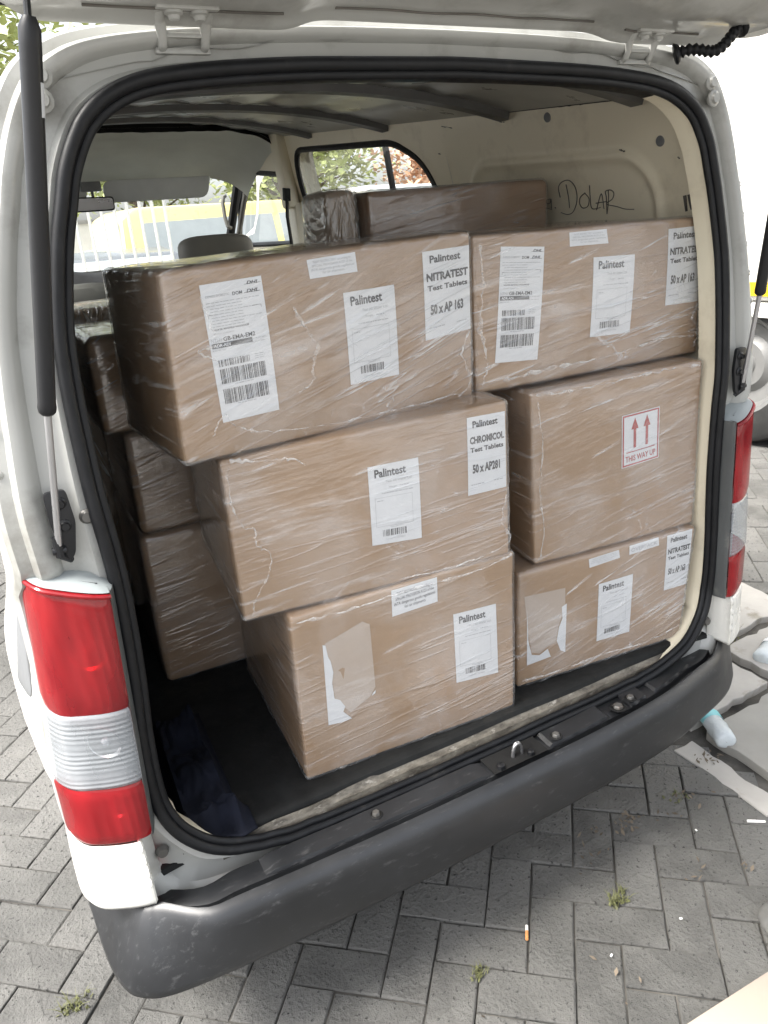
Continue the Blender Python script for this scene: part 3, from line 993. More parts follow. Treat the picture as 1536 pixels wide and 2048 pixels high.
side(1, [WIN_S, WIN_F]); body_l = side(-1, [WIN_S, WIN_F])
top = OUT[19:]
tr = [(X, z) for X, z in top] + [(-X, z) for X, z in top[-2::-1]]
mb = MB()
mb.grid(lambda i, Y: Vector((tr[i][0], Y, tr[i][1] + lift(.3, Y) + (.012 * math.sin(math.pi * min(1, (Y - .16) / 2)) if abs(tr[i][0]) < .6 else 0))), list(range(len(tr))), frange(.165, 3.0, 24))
mb.build('roof', M['white_paint'], van, smooth=60)
mb = MB().grid(lambda u, v: Vector((u * (.70 + .14 * min(1, v * 2)), 3.72 + .36 * math.sin(v * math.pi / 2) - .10 * abs(u) ** 4, -.13 - 1.14 * v)), frange(-1, 1, 16), frange(0, 1, 12))
mb.build('front_panel', M['white_paint'], van)
mb = MB().box((0, 2.0, -1.15), (1.40, 3.7, .10)).box((0, .16, -1.17), (1.46, .08, .10))
mb.build('underbody', M['dark_metal'], van)
# wheels
def wheel(cx, cy, cz, r, wdt, parent, sgn, name='wheel'):
    w_ = MB().lathe([(-wdt / 2, r * .62), (-wdt / 2, r * .9), (-wdt * .42, r * .97), (-wdt * .2, r), (wdt * .2, r), (wdt * .42, r * .97), (wdt / 2, r * .9), (wdt / 2, r * .62), (0, r * .58), (-wdt / 2, r * .62)], (cx, cy, cz), 'X', 48).build(name, M['tyre'], parent)
    s_ = sgn
    MB().lathe([(s_ * wdt * .44, r * .62), (s_ * wdt * .40, r * .56), (s_ * wdt * .22, r * .50), (s_ * wdt * .18, r * .36), (s_ * wdt * .30, r * .28), (s_ * wdt * .30, r * .16), (s_ * wdt * .40, r * .13), (s_ * wdt * .40, .001)], (cx, cy, cz), 'X', 40).build('rim', M['rim'], w_)
    return w_
for sx in (-1, 1):
    wheel(sx * .76, .68, -1.25, .30, .17, van, sx)
    wheel(sx * .76, 3.40, -1.25, .30, .17, van, sx)
poly = round_poly([(.385, -.855), (.505, -.855), (.505, -.70), (.385, -.70)], .03)
mb = MB().prism(poly, lambda p, d: Vector((-Xout(p[1], p[0]) - d, p[0], p[1])), -.002, .003)
mb.build('filler_lid', M['grey_plastic'], van, bevel=.002)

# ------------------------------------------------------------------ rear bumper
def bpath():
    pr = [(0, -.110), (.2, -.107), (.38, -.098), (.50, -.084), (.60, -.062), (.725, -.030), (.80, .004), (.848, .045), (.872, .11), (.886, .30)]
    pl = [(0, -.110), (.2, -.110), (.38, -.107), (.55, -.101), (.66, -.094), (.765, -.080), (.818, -.055), (.848, -.012), (.866, .08), (.88, .30)]
    return [(-x, y) for x, y in catmull(pl, 6)[:0:-1]] + catmull(pr, 6)
BP = bpath()
# (inset from the face, height)
BPROF = [(.120, -1.17), (.116, -1.134), (.108, -1.127), (.070, -1.127), (.060, -1.129), (.056, -1.142), (.040, -1.145), (.037, -1.136), (.034, -1.114), (.029, -1.1085), (.018, -1.111), (.009, -1.118), (.003, -1.130), (.0, -1.150), (.001, -1.19), (.003, -1.240), (.009, -1.256), (.024, -1.268), (.09, -1.270)]
mb = MB(); vs, fs = [], []
def bumper_pt(i, ins, z):
    x, y = BP[i]
    x0, y0 = BP[max(i - 1, 0)]; x1, y1 = BP[min(i + 1, len(BP) - 1)]
    t = Vector((x1 - x0, y1 - y0)).normalized()
    nrm = Vector((-t.y, t.x))                     # towards the van
    side_k = max(0, min(1, (abs(x) - .62) / .2))
    ins2 = ins * (1 - .45 * side_k)
    z2 = z
    k2 = max(0, min(1, (abs(x) - .66) / .13)); k2 = k2 * k2 * (3 - 2 * k2)
    ins2 += .066 * k2 * max(0, min(1, (z + 1.25) / .14)) * (1 if x < 0 else .4)
    if z > -1.15:
        z2 = z - .004 * side_k
    return Vector((x + nrm.x * ins2, y + nrm.y * ins2, z2))
for i in range(len(BP)):
    for (a, z) in BPROF:
        p = bumper_pt(i, a, z)
        vs.append(p)
k = len(BPROF)
REC = (.005, .135)         # recess for the striker, as x range
for i in range(len(BP) - 1):
    for j in range(k - 1):
        if j in (1, 2) and False: continue
        fs.append((i * k + j, (i + 1) * k + j, (i + 1) * k + j + 1, i * k + j + 1))
mb.add(vs, fs)
bump = mb.build('rear_bumper', M['bumper'], van, smooth=45)
# ledge pads, bolts, latch pocket and striker loop
mb = MB()
for (x0, x1) in ((-.56, -.05), (.115, .30), (.37, .43), (.46, .62)):
    def pad(u, v):
        x = x0 + (x1 - x0) * u
        b = interp(x, [-.68, -.55, -.38, 0, .2, .38, .5, .6, .725], [-.092, -.101, -.107, -.110, -.107, -.098, -.084, -.06, -.016])
        edge = .5 - abs(u - .5)
        drop = .006 * (1 if v in (0, 1) else 0) + (.006 if u in (0., 1.) else 0)
        jag = .003 * noise.noise(Vector((x * 60, 0, 0))) if v == 1 else 0
        return Vector((x, b + .112 - v * .052 + jag, -1.1185 - .003 * v - drop))
    mb.grid(pad, frange(0, 1, 24), [0, .08, .5, .92, 1])
mb.each('bumper_step_pad', M['bumper'], bump, smooth=30)
mb = MB()
mb.box((.03, -.026, -1.1235), (.145, .056, .003))
mb.build('latch_pocket', M['dark_trim'], bump)
mb = MB()
pts = [Vector((.035, -.028, -1.122)) + Vector((.012 * math.cos(t), -.002, .032 * math.sin(t))) for t in frange(0, math.pi, 14)]
mb.tube(pts, .0042, 8)
mb.build('striker_loop', M['steel'], bump)
mb = MB()
for (x, y, r) in ((-.02, -.044, .009), (.062, -.044, .008)):
    mb.lathe([(.010, .0001), (.010, r * .6), (.008, r), (0, r * 1.2)], (x, y, -1.122), 'Z', 6)
mb.each('latch_bolt', M['dark_metal'], bump)
mb = MB(); mb2 = MB()
for (x, y, r) in ((.335, -.030, .013), (.385, -.020, .010), (.145, -.030, .010), (-.315, -.020, .009)):
    mb2.lathe([(.0, r * 1.5), (.001, r * 1.5), (.0025, r * 1.25), (.001, r * .9)], (x, y, -1.1195), 'Z', 20)
    mb.lathe([(.009, .0001), (.009, r * .75), (.006, r * .95), (0, r)], (x, y, -1.1205), 'Z', 6)
mb.each('bumper_bolt', M['zinc'], bump)
mb2.each('bolt_washer', M['dark_trim'], bump)

# ------------------------------------------------------------------ tail lamps and corner panels
def arc_sec(pts):
    return [(x, y) for x, y in catmull(pts, 4)]
def flare_x(x, z):
    return x + max(0, x - .735) * 10 * interp(z, (-.97, -.83, -.70, -.45), (.038, .036, .020, 0.))
LSEC = arc_sec([(.722, .050), (.728, .020), (.735, .003), (.748, .0), (.766, .006), (.788, .020), (.808, .037), (.820, .060), (.8275, .09), (.830, .13)])
def lamp(sx):
    tag = van
    HSEC = [(x - .001 if x < .737 else (x - .004 if x < .76 else x - .016), y + (.002 if x < .737 else .022)) for x, y in LSEC]
    def edge_top(x, y):
        return -.500 + max(0, (x - .735)) * .38 - .05 * max(0, (.745 - x) / .02) * 0
    def sec_pt(S_, i, z, off=0):
        x, y = S_[i]
        tilt = (z + .967) * -.045 * max(0, min(1, (.80 - x) / .06))
        return Vector((sx * (flare_x(x, z) + tilt), y + off, z))
    a = 8
    K = len(LSEC)
    def band(name, mat, z0, z1, rib=0, i0=0, i1=K, topf=None, grow=0.0, parent=None, rows=10):
        mb = MB()
        zs = frange(0, 1, rows)
        def f(i, t):
            za, zb = z0, z1
            if topf: za = topf(LSEC[i][0], LSEC[i][1])
            z = za + (zb - za) * t
            p = sec_pt(LSEC, i, z)
            g = grow
            if rib: g += rib * math.sin(t * rows / 3 * 2 * math.pi * .75)
            e = .004 * (max(0, 1 - t / .04) + max(0, 1 - (1 - t) / .04))
            c = Vector((sx * .77, .08, z))
            d = (p - c); d.z = 0; d.normalize()
            return p + d * (g - e)
        mb.grid(f, list(range(i0, i1)), zs)
        return mb.build(name, mat, parent or tag, smooth=60)
    tf = edge_top
    hb = MB()
    hb.grid(lambda i, t: sec_pt(HSEC, i, tf(*LSEC[i]) * (1 - t) + t * -.969 + (.004 * (1 - t))), list(range(K)), frange(0, 1, 12))
    # sloping cap on top of the housing
    def cap(i, t):
        p = sec_pt(LSEC, i, tf(*LSEC[i]) + .001, .003)
        q = Vector((sx * (.745 + .075 * min(1, i / (K - 1) * 1.25)), .118, -.474 + .022 * i / (K - 1)))
        r = p.lerp(q, t)
        r.z = p.z + (q.z - p.z) * (1 - (1 - t) ** 2)
        return r
    base = hb.build('tail_lamp', M['housing'], van, smooth=50)
    MB().grid(cap, list(range(K)), frange(0, 1, 6)).build('lamp_cap', M['lamp_cap'], base, smooth=50)
    band('red_lens', M['lens_red'], -.5, -.704, 0, a, K, tf, .001, base)
    # reflector bowls and bulbs seen through the lenses
    for zc, rr in ((-.60, .036), (-.775, .030), (-.905, .026)):
        c = Vector((sx * (.772 + (zc + .967) * -.045), .046, zc))
        mb = MB().lathe([(.012, .008), (.002, rr * .55), (-.010, rr * .9), (-.016, rr)], (0, 0, 0), 'Y', 20)
        rz = Matrix.Rotation(sx * .62, 3, 'Z')
        mb.v = [rz @ v + c for v in mb.v]
        mb.build('reflector', M['reflector'], base)
        mb = MB().lathe([(.010, .006), (-.006, .009), (-.014, .007), (-.018, .0001)], (0, 0, 0), 'Y', 12)
        mb.v = [rz @ v + c for v in mb.v]
        mb.build('bulb', M['lens_clear'], base)
    rimm = MB().tube([sec_pt(LSEC, i, tf(*LSEC[i]) - .004, -.001) for i in range(a, K - 3)], .0040, 8)
    rimm.build('lens_rim', M['lens_red_dark'], base)
    band('clear_lens', M['lens_clear'], -.7045, -.8495, .0006, a, K, None, .0005, base, rows=60)
    band('lower_red_lens', M['lens_red_dark'], -.850, -.966, 0, a, K, None, .001, base)
    return base
lamp(-1); lamp(1)
PSEC = [(.735, .055), (.746, .046)] + [(max(.749, x) + .001, y) for x, y in LSEC[8:]]
for sx in (-1, 1):
    mb = MB()
    def f(i, t):
        x, y = PSEC[i]
        z = -.971 - .140 * t
        e = .004 * (max(0, 1 - t / .06) + .8 * max(0, 1 - (1 - t) / .05))
        d = (Vector((x, y)) - Vector((.775, .12))).normalized()
        q = Vector((flare_x(x, z), y)) + d * (.006 * math.sin(t * math.pi / 2) - e)
        return Vector((sx * q.x, q.y, z))
    mb.grid(f, list(range(len(PSEC))), frange(0, 1, 20))
    mb.build('corner_panel', M['white_paint'], van, smooth=60, solid=.004)
# small hardware on the lower pillars
for sx in (-1, 1):
    mb = MB()
    mb.lathe([(-.006, .0001), (-.006, .009), (0, .012), (.004, .013)], (sx * .722, .046, -1.050), 'Y', 14)
    mb.lathe([(-.005, .0001), (-.005, .008), (0, .012), (.004, .012)], (sx * .716, .050, -.385), 'Y', 14)
    mb.each('body_plug', M['zinc'], frame)

# ------------------------------------------------------------------ roof header details, hinges, wiring boot
def bolt(mb, c, r, axis='Y', sgn=-1):
    mb.lathe([(sgn * .009, .0001), (sgn * .009, r * .8), (sgn * .004, r), (sgn * .002, r * 1.45), (sgn * -.002, r * 1.5)], c, axis, 12)
for sx in (-1, 1):
    mb = MB()
    bolt(mb, (sx * .645, .088, .218), .011); bolt(mb, (sx * .650, .084, .188), .011)
    mb.each('pillar_bolt', M['frame_paint'], frame)

# tailgate
def hatch_pt(x, s, off=0.0):
    # s runs from the hinge edge (0) out to the lower edge of the open gate (1.05 m)
    y = .085 - s * .985
    z = .292 + s * .155 + off
    return Vector((x, y, z))
HW = .715
def hatch_edge(x):
    a = abs(x)
    e = 0.0
    if a > HW - .10:
        e = .10 - math.sqrt(max(0, .10 ** 2 - (a - HW + .10) ** 2))
    return e
def hatch_under(x, s):
    # pressed inner panel: raised platform with a step, beads and a drooping hem
    plat = 1 / (1 + math.exp(-(x + .26) / .012)) * 1 / (1 + math.exp((x - .34) / .016))
    stepz = .016 * plat * (1 - .0 * s)
    hem = -.010 * math.exp(-(s / .012) ** 2)
    be = -.006 * math.exp(-((s - .10 - .02 * plat) / .012) ** 2)
    dish = .020 / (1 + math.exp(-(s - .16 + .03 * plat) / .012))
    return stepz + hem + be + dish
mb = MB()
xs = frange(-HW, HW, 130)
ss = [0, .004, .008, .012, .018, .025, .035] + frange(.05, 1.05, 50)
def und(x, s):
    e = hatch_edge(x)
    s2 = e + s * (1.05 - e)
    return hatch_pt(x, s2, hatch_under(x, s2) - .002)
mb.grid(und, xs, ss)
gate = mb.build('tailgate', M['frame_paint'], van, smooth=50)
mb = MB()
def outer_skin(x, s):
    e = hatch_edge(x)
    s2 = e + s * (1.05 - e)
    return hatch_pt(x * 1.0, s2, .055 - .04 * math.exp(-((s2 - e) / .02)) - .03 * (abs(x) / HW) ** 8)
mb.grid(outer_skin, xs[::3] + ([xs[-1]] if xs[::3][-1] != xs[-1] else []), ss)
rimpts = [und(x, 0) for x in xs]
mb.grid(lambda i, t: und(xs[i], 0).lerp(outer_skin(xs[i], 0), t), list(range(len(xs))), [0, .5, 1])
for x in (-HW, HW):
    mb.grid(lambda i, t: und(x, ss[i]).lerp(outer_skin(x, ss[i]), t), list(range(len(ss))), [0, .5, 1])
mb.build('gate_skin', M['white_paint'], gate, smooth=50)
# sealing caulk lines on the inner panel
mb = MB()
for (xa, xb, s_) in ((-.58, -.30, .030), (-.21, .30, .022), (.37, .56, .030)):
    mb.tube([hatch_pt(x, s_ + .004 * noise.noise(Vector((x * 11, 0, 0))), hatch_under(x, s_) - .003) for x in frange(xa, xb, 40)], .0022, 6)
mb.each('caulk_line', M['marker'], gate)
# hinges
for cx in (-.442, .442):
    mb = MB()
    wd = .062
    for s_ in (-1, 1):
        x = cx + s_ * wd / 2
        mb.tube([(x, .104, .252), (x, .094, .258), (x, .088, .268), (x + s_ * .002, .082, .286), (x + s_ * .003, .060, .300)], [.006, .0075, .0075, .0095, .008], 8, sq=.7)
    mb.box((cx, .106, .253), (wd + .018, .016, .008)).box((cx, .089, .270), (wd, .007, .007)).box((cx, .062, .297), (wd + .026, .034, .010))
    hg = mb.build('hinge', M['frame_paint'], van, bevel=.002)
    mb = MB()
    for s_ in (-1, 1):
        bolt(mb, (cx + s_ * .018, .060, .291), .009, 'Z', -1)
    mb.each('hinge_bolt', M['frame_paint'], hg)
# corrugated wiring boot
A_, B_ = Vector((.520, .075, .262)), Vector((.640, .020, .300))
pts, rad = [], []
for i, t in enumerate(frange(0, 1, 56)):
    p = A_.lerp(B_, t) + Vector((0, -.018 * math.sin(math.pi * t), -.014 * math.sin(math.pi * t) + .006 * math.sin(t * 9)))
    pts.append(p); rad.append(.0095 + .0022 * math.sin(i * 1.55) + (.008 if t < .06 or t > .94 else 0))
MB().tube(pts, rad, 12).build('wiring_boot', M['black_rubber'], van, smooth=80)

# gas struts
for sx in (-1, 1):
    b = Vector((sx * .766, .040, -.425)); e = Vector((sx * .739, -.003, -.207)); t_ = Vector((sx * .668, -.092, .232))
    base = MB().tube([e + (e - t_).normalized() * .004, e, e.lerp(t_, .015), e.lerp(t_, .03), e.lerp(t_, .96), t_, t_ + (t_ - e).normalized() * .012], [.008, .0115, .0125, .0118, .0122, .0122, .007], 16).build('gas_strut', M['dark_metal'], van, smooth=50)
    MB().tube([b, e], .0052, 12).build('strut_rod', M['steel'], base)
    mb = MB().tube([b + Vector((0, 0, .022)), b + Vector((0, 0, -.010))], .0075, 10).lathe([(-.010, .006), (.010, .006)], b, 'X', 10).tube([b + Vector((0, -.002, -.008)), b + Vector((-sx * .014, .008, -.022))], .005, 8)
    mb.build('strut_end', M['dark_metal'], base)
    # stud and clip at the gate
    MB().tube([t_ + Vector((0, 0, .004)), t_ + Vector((sx * -.004, .004, .03)), t_ + Vector((sx * -.003, .012, .062)), t_ + Vector((sx * -.006, .015, .086))], .004, 8).build('strut_clip', M['dark_metal'], base)
    k_ = e.lerp(t_, .80)
    d = (t_ - e).normalized()
    vv = d.cross(Vector((0, -1, 0))).normalized() * -sx
    mb = MB().grid(lambda u, v: k_ + d * (v * .036) + (Vector((math.cos(R(u)), 0, 0)) * sx * -1 + Vector((0, -1, 0)) * math.sin(R(u))) * .0128, frange(-10, 50, 8), [0, .5, 1])
    mb.build('strut_sticker', M['paper'], base)
    # black angle bracket on the pillar
    poly = round_poly([(-.022, .052), (.010, .052), (.014, .0), (.004, -.05), (-.006, -.062), (-.014, -.04), (-.022, 0)], .008)
    br = MB().prism(poly, lambda p, dd: Vector((sx * (.748 - p[0]), .044 + dd, -.385 + p[1])), -.004, .004).build('strut_bracket', M['dark_metal'], van, bevel=.0015)
    mb = MB()
    for zz in (.033, -.003): bolt(mb, (sx * .750, .040, -.385 + zz), .0068)
    mb.each('bracket_bolt', M['dark_metal'], br)

# ------------------------------------------------------------------ cartons
class Carton:
    def __init__(s, bl, br, tl, tr, depth, r=.014, bulge=.006, seed=0, dent=.0022):
        bl, br, tl, tr = map(Vector, (bl, br, tl, tr))
        d = (br - bl); d.z = 0; d.normalize()
        dp = Vector((-d.y, d.x, 0)) * depth
        s.c = [bl, br, tl, tr, bl + dp, br + dp, tl + dp, tr + dp]
        s.h = Vector(((br - bl).length / 2, depth / 2, (tl - bl).length / 2))
        s.r, s.bulge, s.seed, s.dent = r, bulge, seed, dent
    def P(s, a, b, c, off=0.0, extra=None):
        h, r = s.h, s.r
        p = Vector((a * h.x, b * h.y, c * h.z))
        q = Vector([max(-(h[i] - r), min(h[i] - r, p[i])) for i in range(3)])
        nrm = (p - q).normalized()
        pt = q + nrm * (r + off)
        wgt = (1 - (q.x / h.x) ** 2) * (1 - (q.z / h.z) ** 2) if abs(b) == 1 else ((1 - (q.y / h.y) ** 2) * (1 - (q.z / h.z) ** 2) if abs(a) == 1 else (1 - (q.y / h.y) ** 2) * (1 - (q.x / h.x) ** 2))
        k = s.bulge * max(0, wgt) + s.dent * noise.noise(p * 5 + Vector((s.seed * 7.3, 0, 0)))
        if extra: k += extra(p)
        pt = pt + nrm * k
        x, y, z = [(pt[i] / h[i] + 1) / 2 for i in range(3)]
        C_ = s.c
        f = (C_[0] * (1 - x) + C_[1] * x) * (1 - z) + (C_[2] * (1 - x) + C_[3] * x) * z
        g = (C_[4] * (1 - x) + C_[5] * x) * (1 - z) + (C_[6] * (1 - x) + C_[7] * x) * z
        return f * (1 - y) + g * y
    def front(s, u, v, off):
        return s.P(2 * u - 1, -1, 2 * v - 1, off)
    def shell(s, off, nx, extra=None):
        mb = MB()
        def ax(i, n_):
            rr = s.r / s.h[i]
            return [-1, -1 + rr * .33, -1 + rr * .66] + [(-1 + rr) + (2 - 2 * rr) * k / n_ for k in range(n_ + 1)] + [1 - rr * .66, 1 - rr * .33, 1]
        A, B_, C_ = ax(0, nx), ax(1, max(4, int(nx * s.h.y / s.h.x))), ax(2, max(4, int(nx * s.h.z / s.h.x)))
        for sgn in (-1, 1):
            mb.grid(lambda a, c: s.P(a, sgn, c, off, extra), A, C_)
            mb.grid(lambda b, c: s.P(sgn, b, c, off, extra), B_, C_)
            mb.grid(lambda a, b: s.P(a, b, sgn, off, extra), A, B_)
        return mb

def carton(name, box, label, mat, film, film_amp=1.0, group=None, nx=44, cat='carton'):
    c0 = (box.c[0] + box.c[1] + box.c[4] + box.c[5]) / 4
    rt = thing(name, (c0.x, c0.y, c0.z + H), label, cat, group)
    box.shell(0, 22).build('cardboard', mat, rt, smooth=70)
    if film:
        def ex(p):
            edge = max(abs(p.x) / box.h.x, abs(p.z) / box.h.z, abs(p.y) / box.h.y * .9) 
            k1 = abs(noise.noise(Vector((p.x * 4 + box.seed, p.y * 4, p.z * 34 + p.x * 6)))) * .0008
            mids = sorted((abs(p.x) / box.h.x, abs(p.y) / box.h.y, abs(p.z) / box.h.z))[1]
            cr = max(0, (mids - .82) / .18)
            k2 = abs(noise.noise(p * 55 + Vector((box.seed * 3, 0, 0)))) * .0032 * cr
            return (k1 + k2) * film_amp
        box.shell(.0034, nx, ex).build('stretch_film', film, rt, smooth=180)
    return rt

class Sheet:
    """a paper label on the front of a carton: four (u,v) corners tl, tr, br, bl"""
    def __init__(s, box, root, corners, off=.0012, mat='paper', name='label', lab=None, poly=None):
        s.b, s.c = box, corners
        mb = MB()
        if poly is None:
            us = frange(0, 1, 10)
            mb.grid(lambda a, b: s.pt(a, b, off), us, us)
        else:
            tri = tessellate_polygon([[Vector((p[0], p[1], 0)) for p in poly]])
            mb.add([s.pt(p[0], p[1], off) for p in poly], [tuple(t) for t in tri])
        s.o = mb.build(name, M[mat], root, label=lab)
        s.ink = {}
        w = (s.pt(1, .5, 0) - s.pt(0, .5, 0)).length; h = (s.pt(.5, 1, 0) - s.pt(.5, 0, 0)).length
        s.w, s.h = w, h
    def pt(s, x, y, off):
        tl, tr, br, bl = s.c
        u = (bl[0] * (1 - x) + br[0] * x) * (1 - y) + (tl[0] * (1 - x) + tr[0] * x) * y
        v = (bl[1] * (1 - x) + br[1] * x) * (1 - y) + (tl[1] * (1 - x) + tr[1] * x) * y
        return s.b.front(min(1.02, u), min(1, v), off)
    def mbk(s, ink):
        return s.ink.setdefault(ink, MB())
    def rect(s, x0, y0, x1, y1, ink='ink', n=4):
        off = .0017 if ink != 'white_ink' else .0021
        s.mbk(ink).grid(lambda a, b: s.pt(a, b, off), frange(x0, x1, n), frange(y0, y1, 1))
    def frame(s, x0, y0, x1, y1, t, ink='ink'):
        ty = t * s.w / s.h
        s.rect(x0, y0, x1, y0 + ty, ink, 8); s.rect(x0, y1 - ty, x1, y1, ink, 8); s.rect(x0, y0 + ty, x0 + t, y1 - ty, ink, 1); s.rect(x1 - t, y0 + ty, x1, y1 - ty, ink, 1)
    def text(s, st, x, y, size, align='l', ink='ink', bold=.0, width=None, slant=0.0):
        """size: cap height is about .7 of it, as a fraction of the label height; width: fit to this fraction of the label's width"""
        vs, fs, x0, x1 = text_mesh(st, bold)
        ky = size
        kx = size * s.h / s.w
        if width: kx = width / (x1 - x0)
        wd = (x1 - x0) * kx
        sx = x - {'l': 0, 'c': wd / 2, 'r': wd}[align]
        off = .0017 if ink != 'white_ink' else .0021
        s.mbk(ink).add([s.pt(sx + (v[0] - x0 + slant * v[1]) * kx, y + v[1] * ky, off) for v in vs], fs)
    def bars(s, x0, y0, x1, y1, seed, ink='ink', nb=44):
        rg = random.Random(seed)
        ws = [rg.choice((1, 1, 2, 3)) for _ in range(nb)]
        tot = sum(ws); x = x0
        for i, q in enumerate(ws):
            wd = (x1 - x0) * q / tot
            if i % 2 == 0: s.rect(x, y0, x + wd, y1, ink, 1)
            x += wd
    def fine(s, x0, y, x1, hgt, seed, ink='grey_ink'):
        rg = random.Random(seed); x = x0
        while x < x1 - .02:
            wd = rg.uniform(.02, .10)
            s.rect(x, y, min(x1, x + wd), y + hgt, ink, 1)
            x += wd + .014
    def done(s):
        for k, mb in s.ink.items():
            mb.build('printing', M[k], s.o, kind='stuff')

def lab_pal(box, root, c, seed):
    s = Sheet(box, root, c)
    s.text('Palintest', .12, .855, .135, bold=.03, width=.62)
    s.text('Test All Water Ltd', .33, .775, .043, ink='grey_ink', bold=.01)
    s.text('Weight', .38, .705, .035, ink='grey_ink')
    s.fine(.60, .709, .78, .012, seed)
    s.fine(.24, .645, .86, .011, seed + 1)
    s.frame(.10, .23, .84, .60, .006, 'grey_ink')
    s.fine(.14, .555, .26, .010, seed + 2)
    s.text('PALLORW21', .38, .205, .030, ink='grey_ink')
    s.bars(.22, .10, .70, .185, seed)
    s.text('Carton No. 22/19824', .28, .055, .028, ink='grey_ink')
    s.done()
def lab_tab(box, root, c, l1, l2, seed):
    s = Sheet(box, root, c)
    s.text('Palintest', .14, .865, .115, bold=.03, width=.66, ink='ink')
    s.text(l1, .06, .665, .120, bold=.045, width=.90)
    s.text('Test Tablets', .07, .555, .082, bold=.035, width=.87)
    s.text(l2, .12, .285, .150, bold=.045, width=.72)
    s.fine(.08, .125, .42, .012, seed); s.fine(.68, .125, .92, .012, seed + 3)
    s.done()
def lab_dhl(box, root, c, seed):
    s = Sheet(box, root, c)
    s.text('DHL', .74, .958, .030, bold=.03, width=.20, slant=.3); s.rect(.70, .958, .98, .9605)
    s.text('EXPRESS DOMESTIC', .06, .905, .022, ink='grey_ink', width=.38, bold=.01)
    s.text('DOM', .49, .898, .034, bold=.015, width=.16)
    s.text('DHL', .72, .900, .034, bold=.03, width=.20, slant=.3); s.rect(.68, .900, .95, .903)
    y = .865
    for i in range(9):
        s.fine(.05 if i < 2 else .10, y, .92 if i % 3 == 0 else .62, .005, seed + i); y -= .021
    s.rect(.78, .803, .93, .806); s.rect(.925, .785, .93, .806); s.rect(.05, .785, .10, .788); s.rect(.05, .765, .055, .788)
    s.text('NG18 5BU MANSFIELD WOODHOUSE', .10, .672, .018, width=.58, bold=.01)
    s.text('United Kingdom', .10, .645, .017, width=.32, ink='grey_ink')
    s.text('NTH1', .03, .592, .038, ink='grey_ink', width=.17); s.text('GB-EMA-EM2', .23, .592, .042, bold=.016, width=.53)
    s.rect(.03, .548, .70, .583); s.text('ADR-ADI', .06, .555, .030, ink='white_ink', bold=.018, width=.27)
    s.fine(.66, .545, .93, .005, seed + 20); s.fine(.72, .570, .93, .005, seed + 21); s.fine(.03, .53, .24, .005, seed + 22)
    s.bars(.09, .412, .62, .462, seed + 1, nb=46); s.fine(.70, .455, .88, .005, seed + 23); s.fine(.70, .44, .88, .005, seed + 24); s.fine(.70, .425, .88, .005, seed + 25)
    s.bars(.09, .285, .86, .395, seed + 2, nb=72)
    s.bars(.09, .135, .86, .245, seed + 3, nb=72)
    s.fine(.30, .270, .62, .006, seed + 30); s.fine(.30, .120, .62, .006, seed + 31)
    s.done()
def lab_nr(box, root, c, seed, big=False):
    s = Sheet(box, root, c)
    for i, (t, wd) in enumerate((('"NOT RESTRICTED" according to', .78), ('SPECIAL PROVISION A123 of the', .84), ('IATA dangerous goods regulations', .90), ('for air shipments', .46))):
        s.text(t, .5, .76 - i * .19, .17, 'c', 'ink' if big else 'grey_ink', .004, wd)
    s.done()

bT = Carton((-.540, .1121, -.3552), (.0784, .1586, -.3552), (-.5294, .1121, -.0445), (.0848, .1586, -.0278), .36, .009, .007, 1)
bM = Carton((-.481, .1263, -.6853), (.0956, .0641, -.6853), (-.4805, .1263, -.3643), (.095, .0641, -.3461), .47, .008, .005, 2)
bB = Carton((-.411, .0999, -1.074), (.0996, .0644, -1.074), (-.4004, .0999, -.6915), (.1066, .0644, -.679), .49, .007, .003, 3)
bRT = Carton((.092, .165, -.3495), (.7187, .135, -.3495), (.0947, .165, -.0365), (.7079, .135, -.0424), .42, .009, .006, 4)
bRM = Carton((.2098, .123, -.766), (.678, .076, -.766), (.2015, .123, -.3600), (.6690, .076, -.3535), .44, .0075, .004, 5)
bRB = Carton((.1494, .1154, -1.074), (.6413, .0634, -1.074), (.157, .1154, -.7700), (.672, .0634, -.7690), .45, .0075, .003, 6)
cT = carton('carton', bT, 'wrapped carton with a long courier waybill, on top of the carton marked 50 x AP281', M['card'], FILM[0])
cM = carton('carton', bM, 'wrapped carton marked 50 x AP281, jutting out in the middle of its stack', M['card2'], FILM[1])
cB = carton('carton', bB, 'wrapped carton with a half torn white sticker, on the floor beside the navy cloth', M['card'], FILM[2])
cRT = carton('carton', bRT, 'wrapped carton with a long courier waybill, touching the cream wall below the marker writing', M['card'], FILM[3])
cRM = carton('carton', bRM, 'wrapped carton with the red THIS WAY UP sticker', M['card2'], FILM[5])
cRB = carton('carton', bRB, 'wrapped carton with a small OVERPACK sticker, on the floor under the red arrows carton', M['card'], FILM[4])

lab_dhl(bT, cT, [(.098, .9127), (.2729, .9193), (.2863, .1974), (.1165, .1884)], 10)
lab_nr(bT, cT, [(.4157, .9652), (.5739, .9727), (.5764, .8689), (.4201, .8659)], 20)
lab_pal(bT, cT, [(.5215, .7668), (.699, .7696), (.7013, .254), (.5252, .2516)], 30)
lab_tab(bT, cT, [(.8101, .9237), (.9926, .9261), (.9925, .4398), (.8071, .4206)], 'NITRATEST', '50 x AP 163', 40)
lab_pal(bM, cM, [(.4681, .7832), (.6501, .779), (.6458, .27), (.4611, .2961)], 31)
lab_tab(bM, cM, [(.8415, .9443), (.9894, .9374), (.9891, .4654), (.8335, .4658)], 'CHROMICOL', '50 x AP281', 41)
lab_nr(bB, cB, [(.4219, .985), (.6269, .985), (.625, .8432), (.4193, .8347)], 21, True)
lab_pal(bB, cB, [(.6955, .736), (.9063, .7162), (.9133, .2722), (.7003, .3022)], 32)
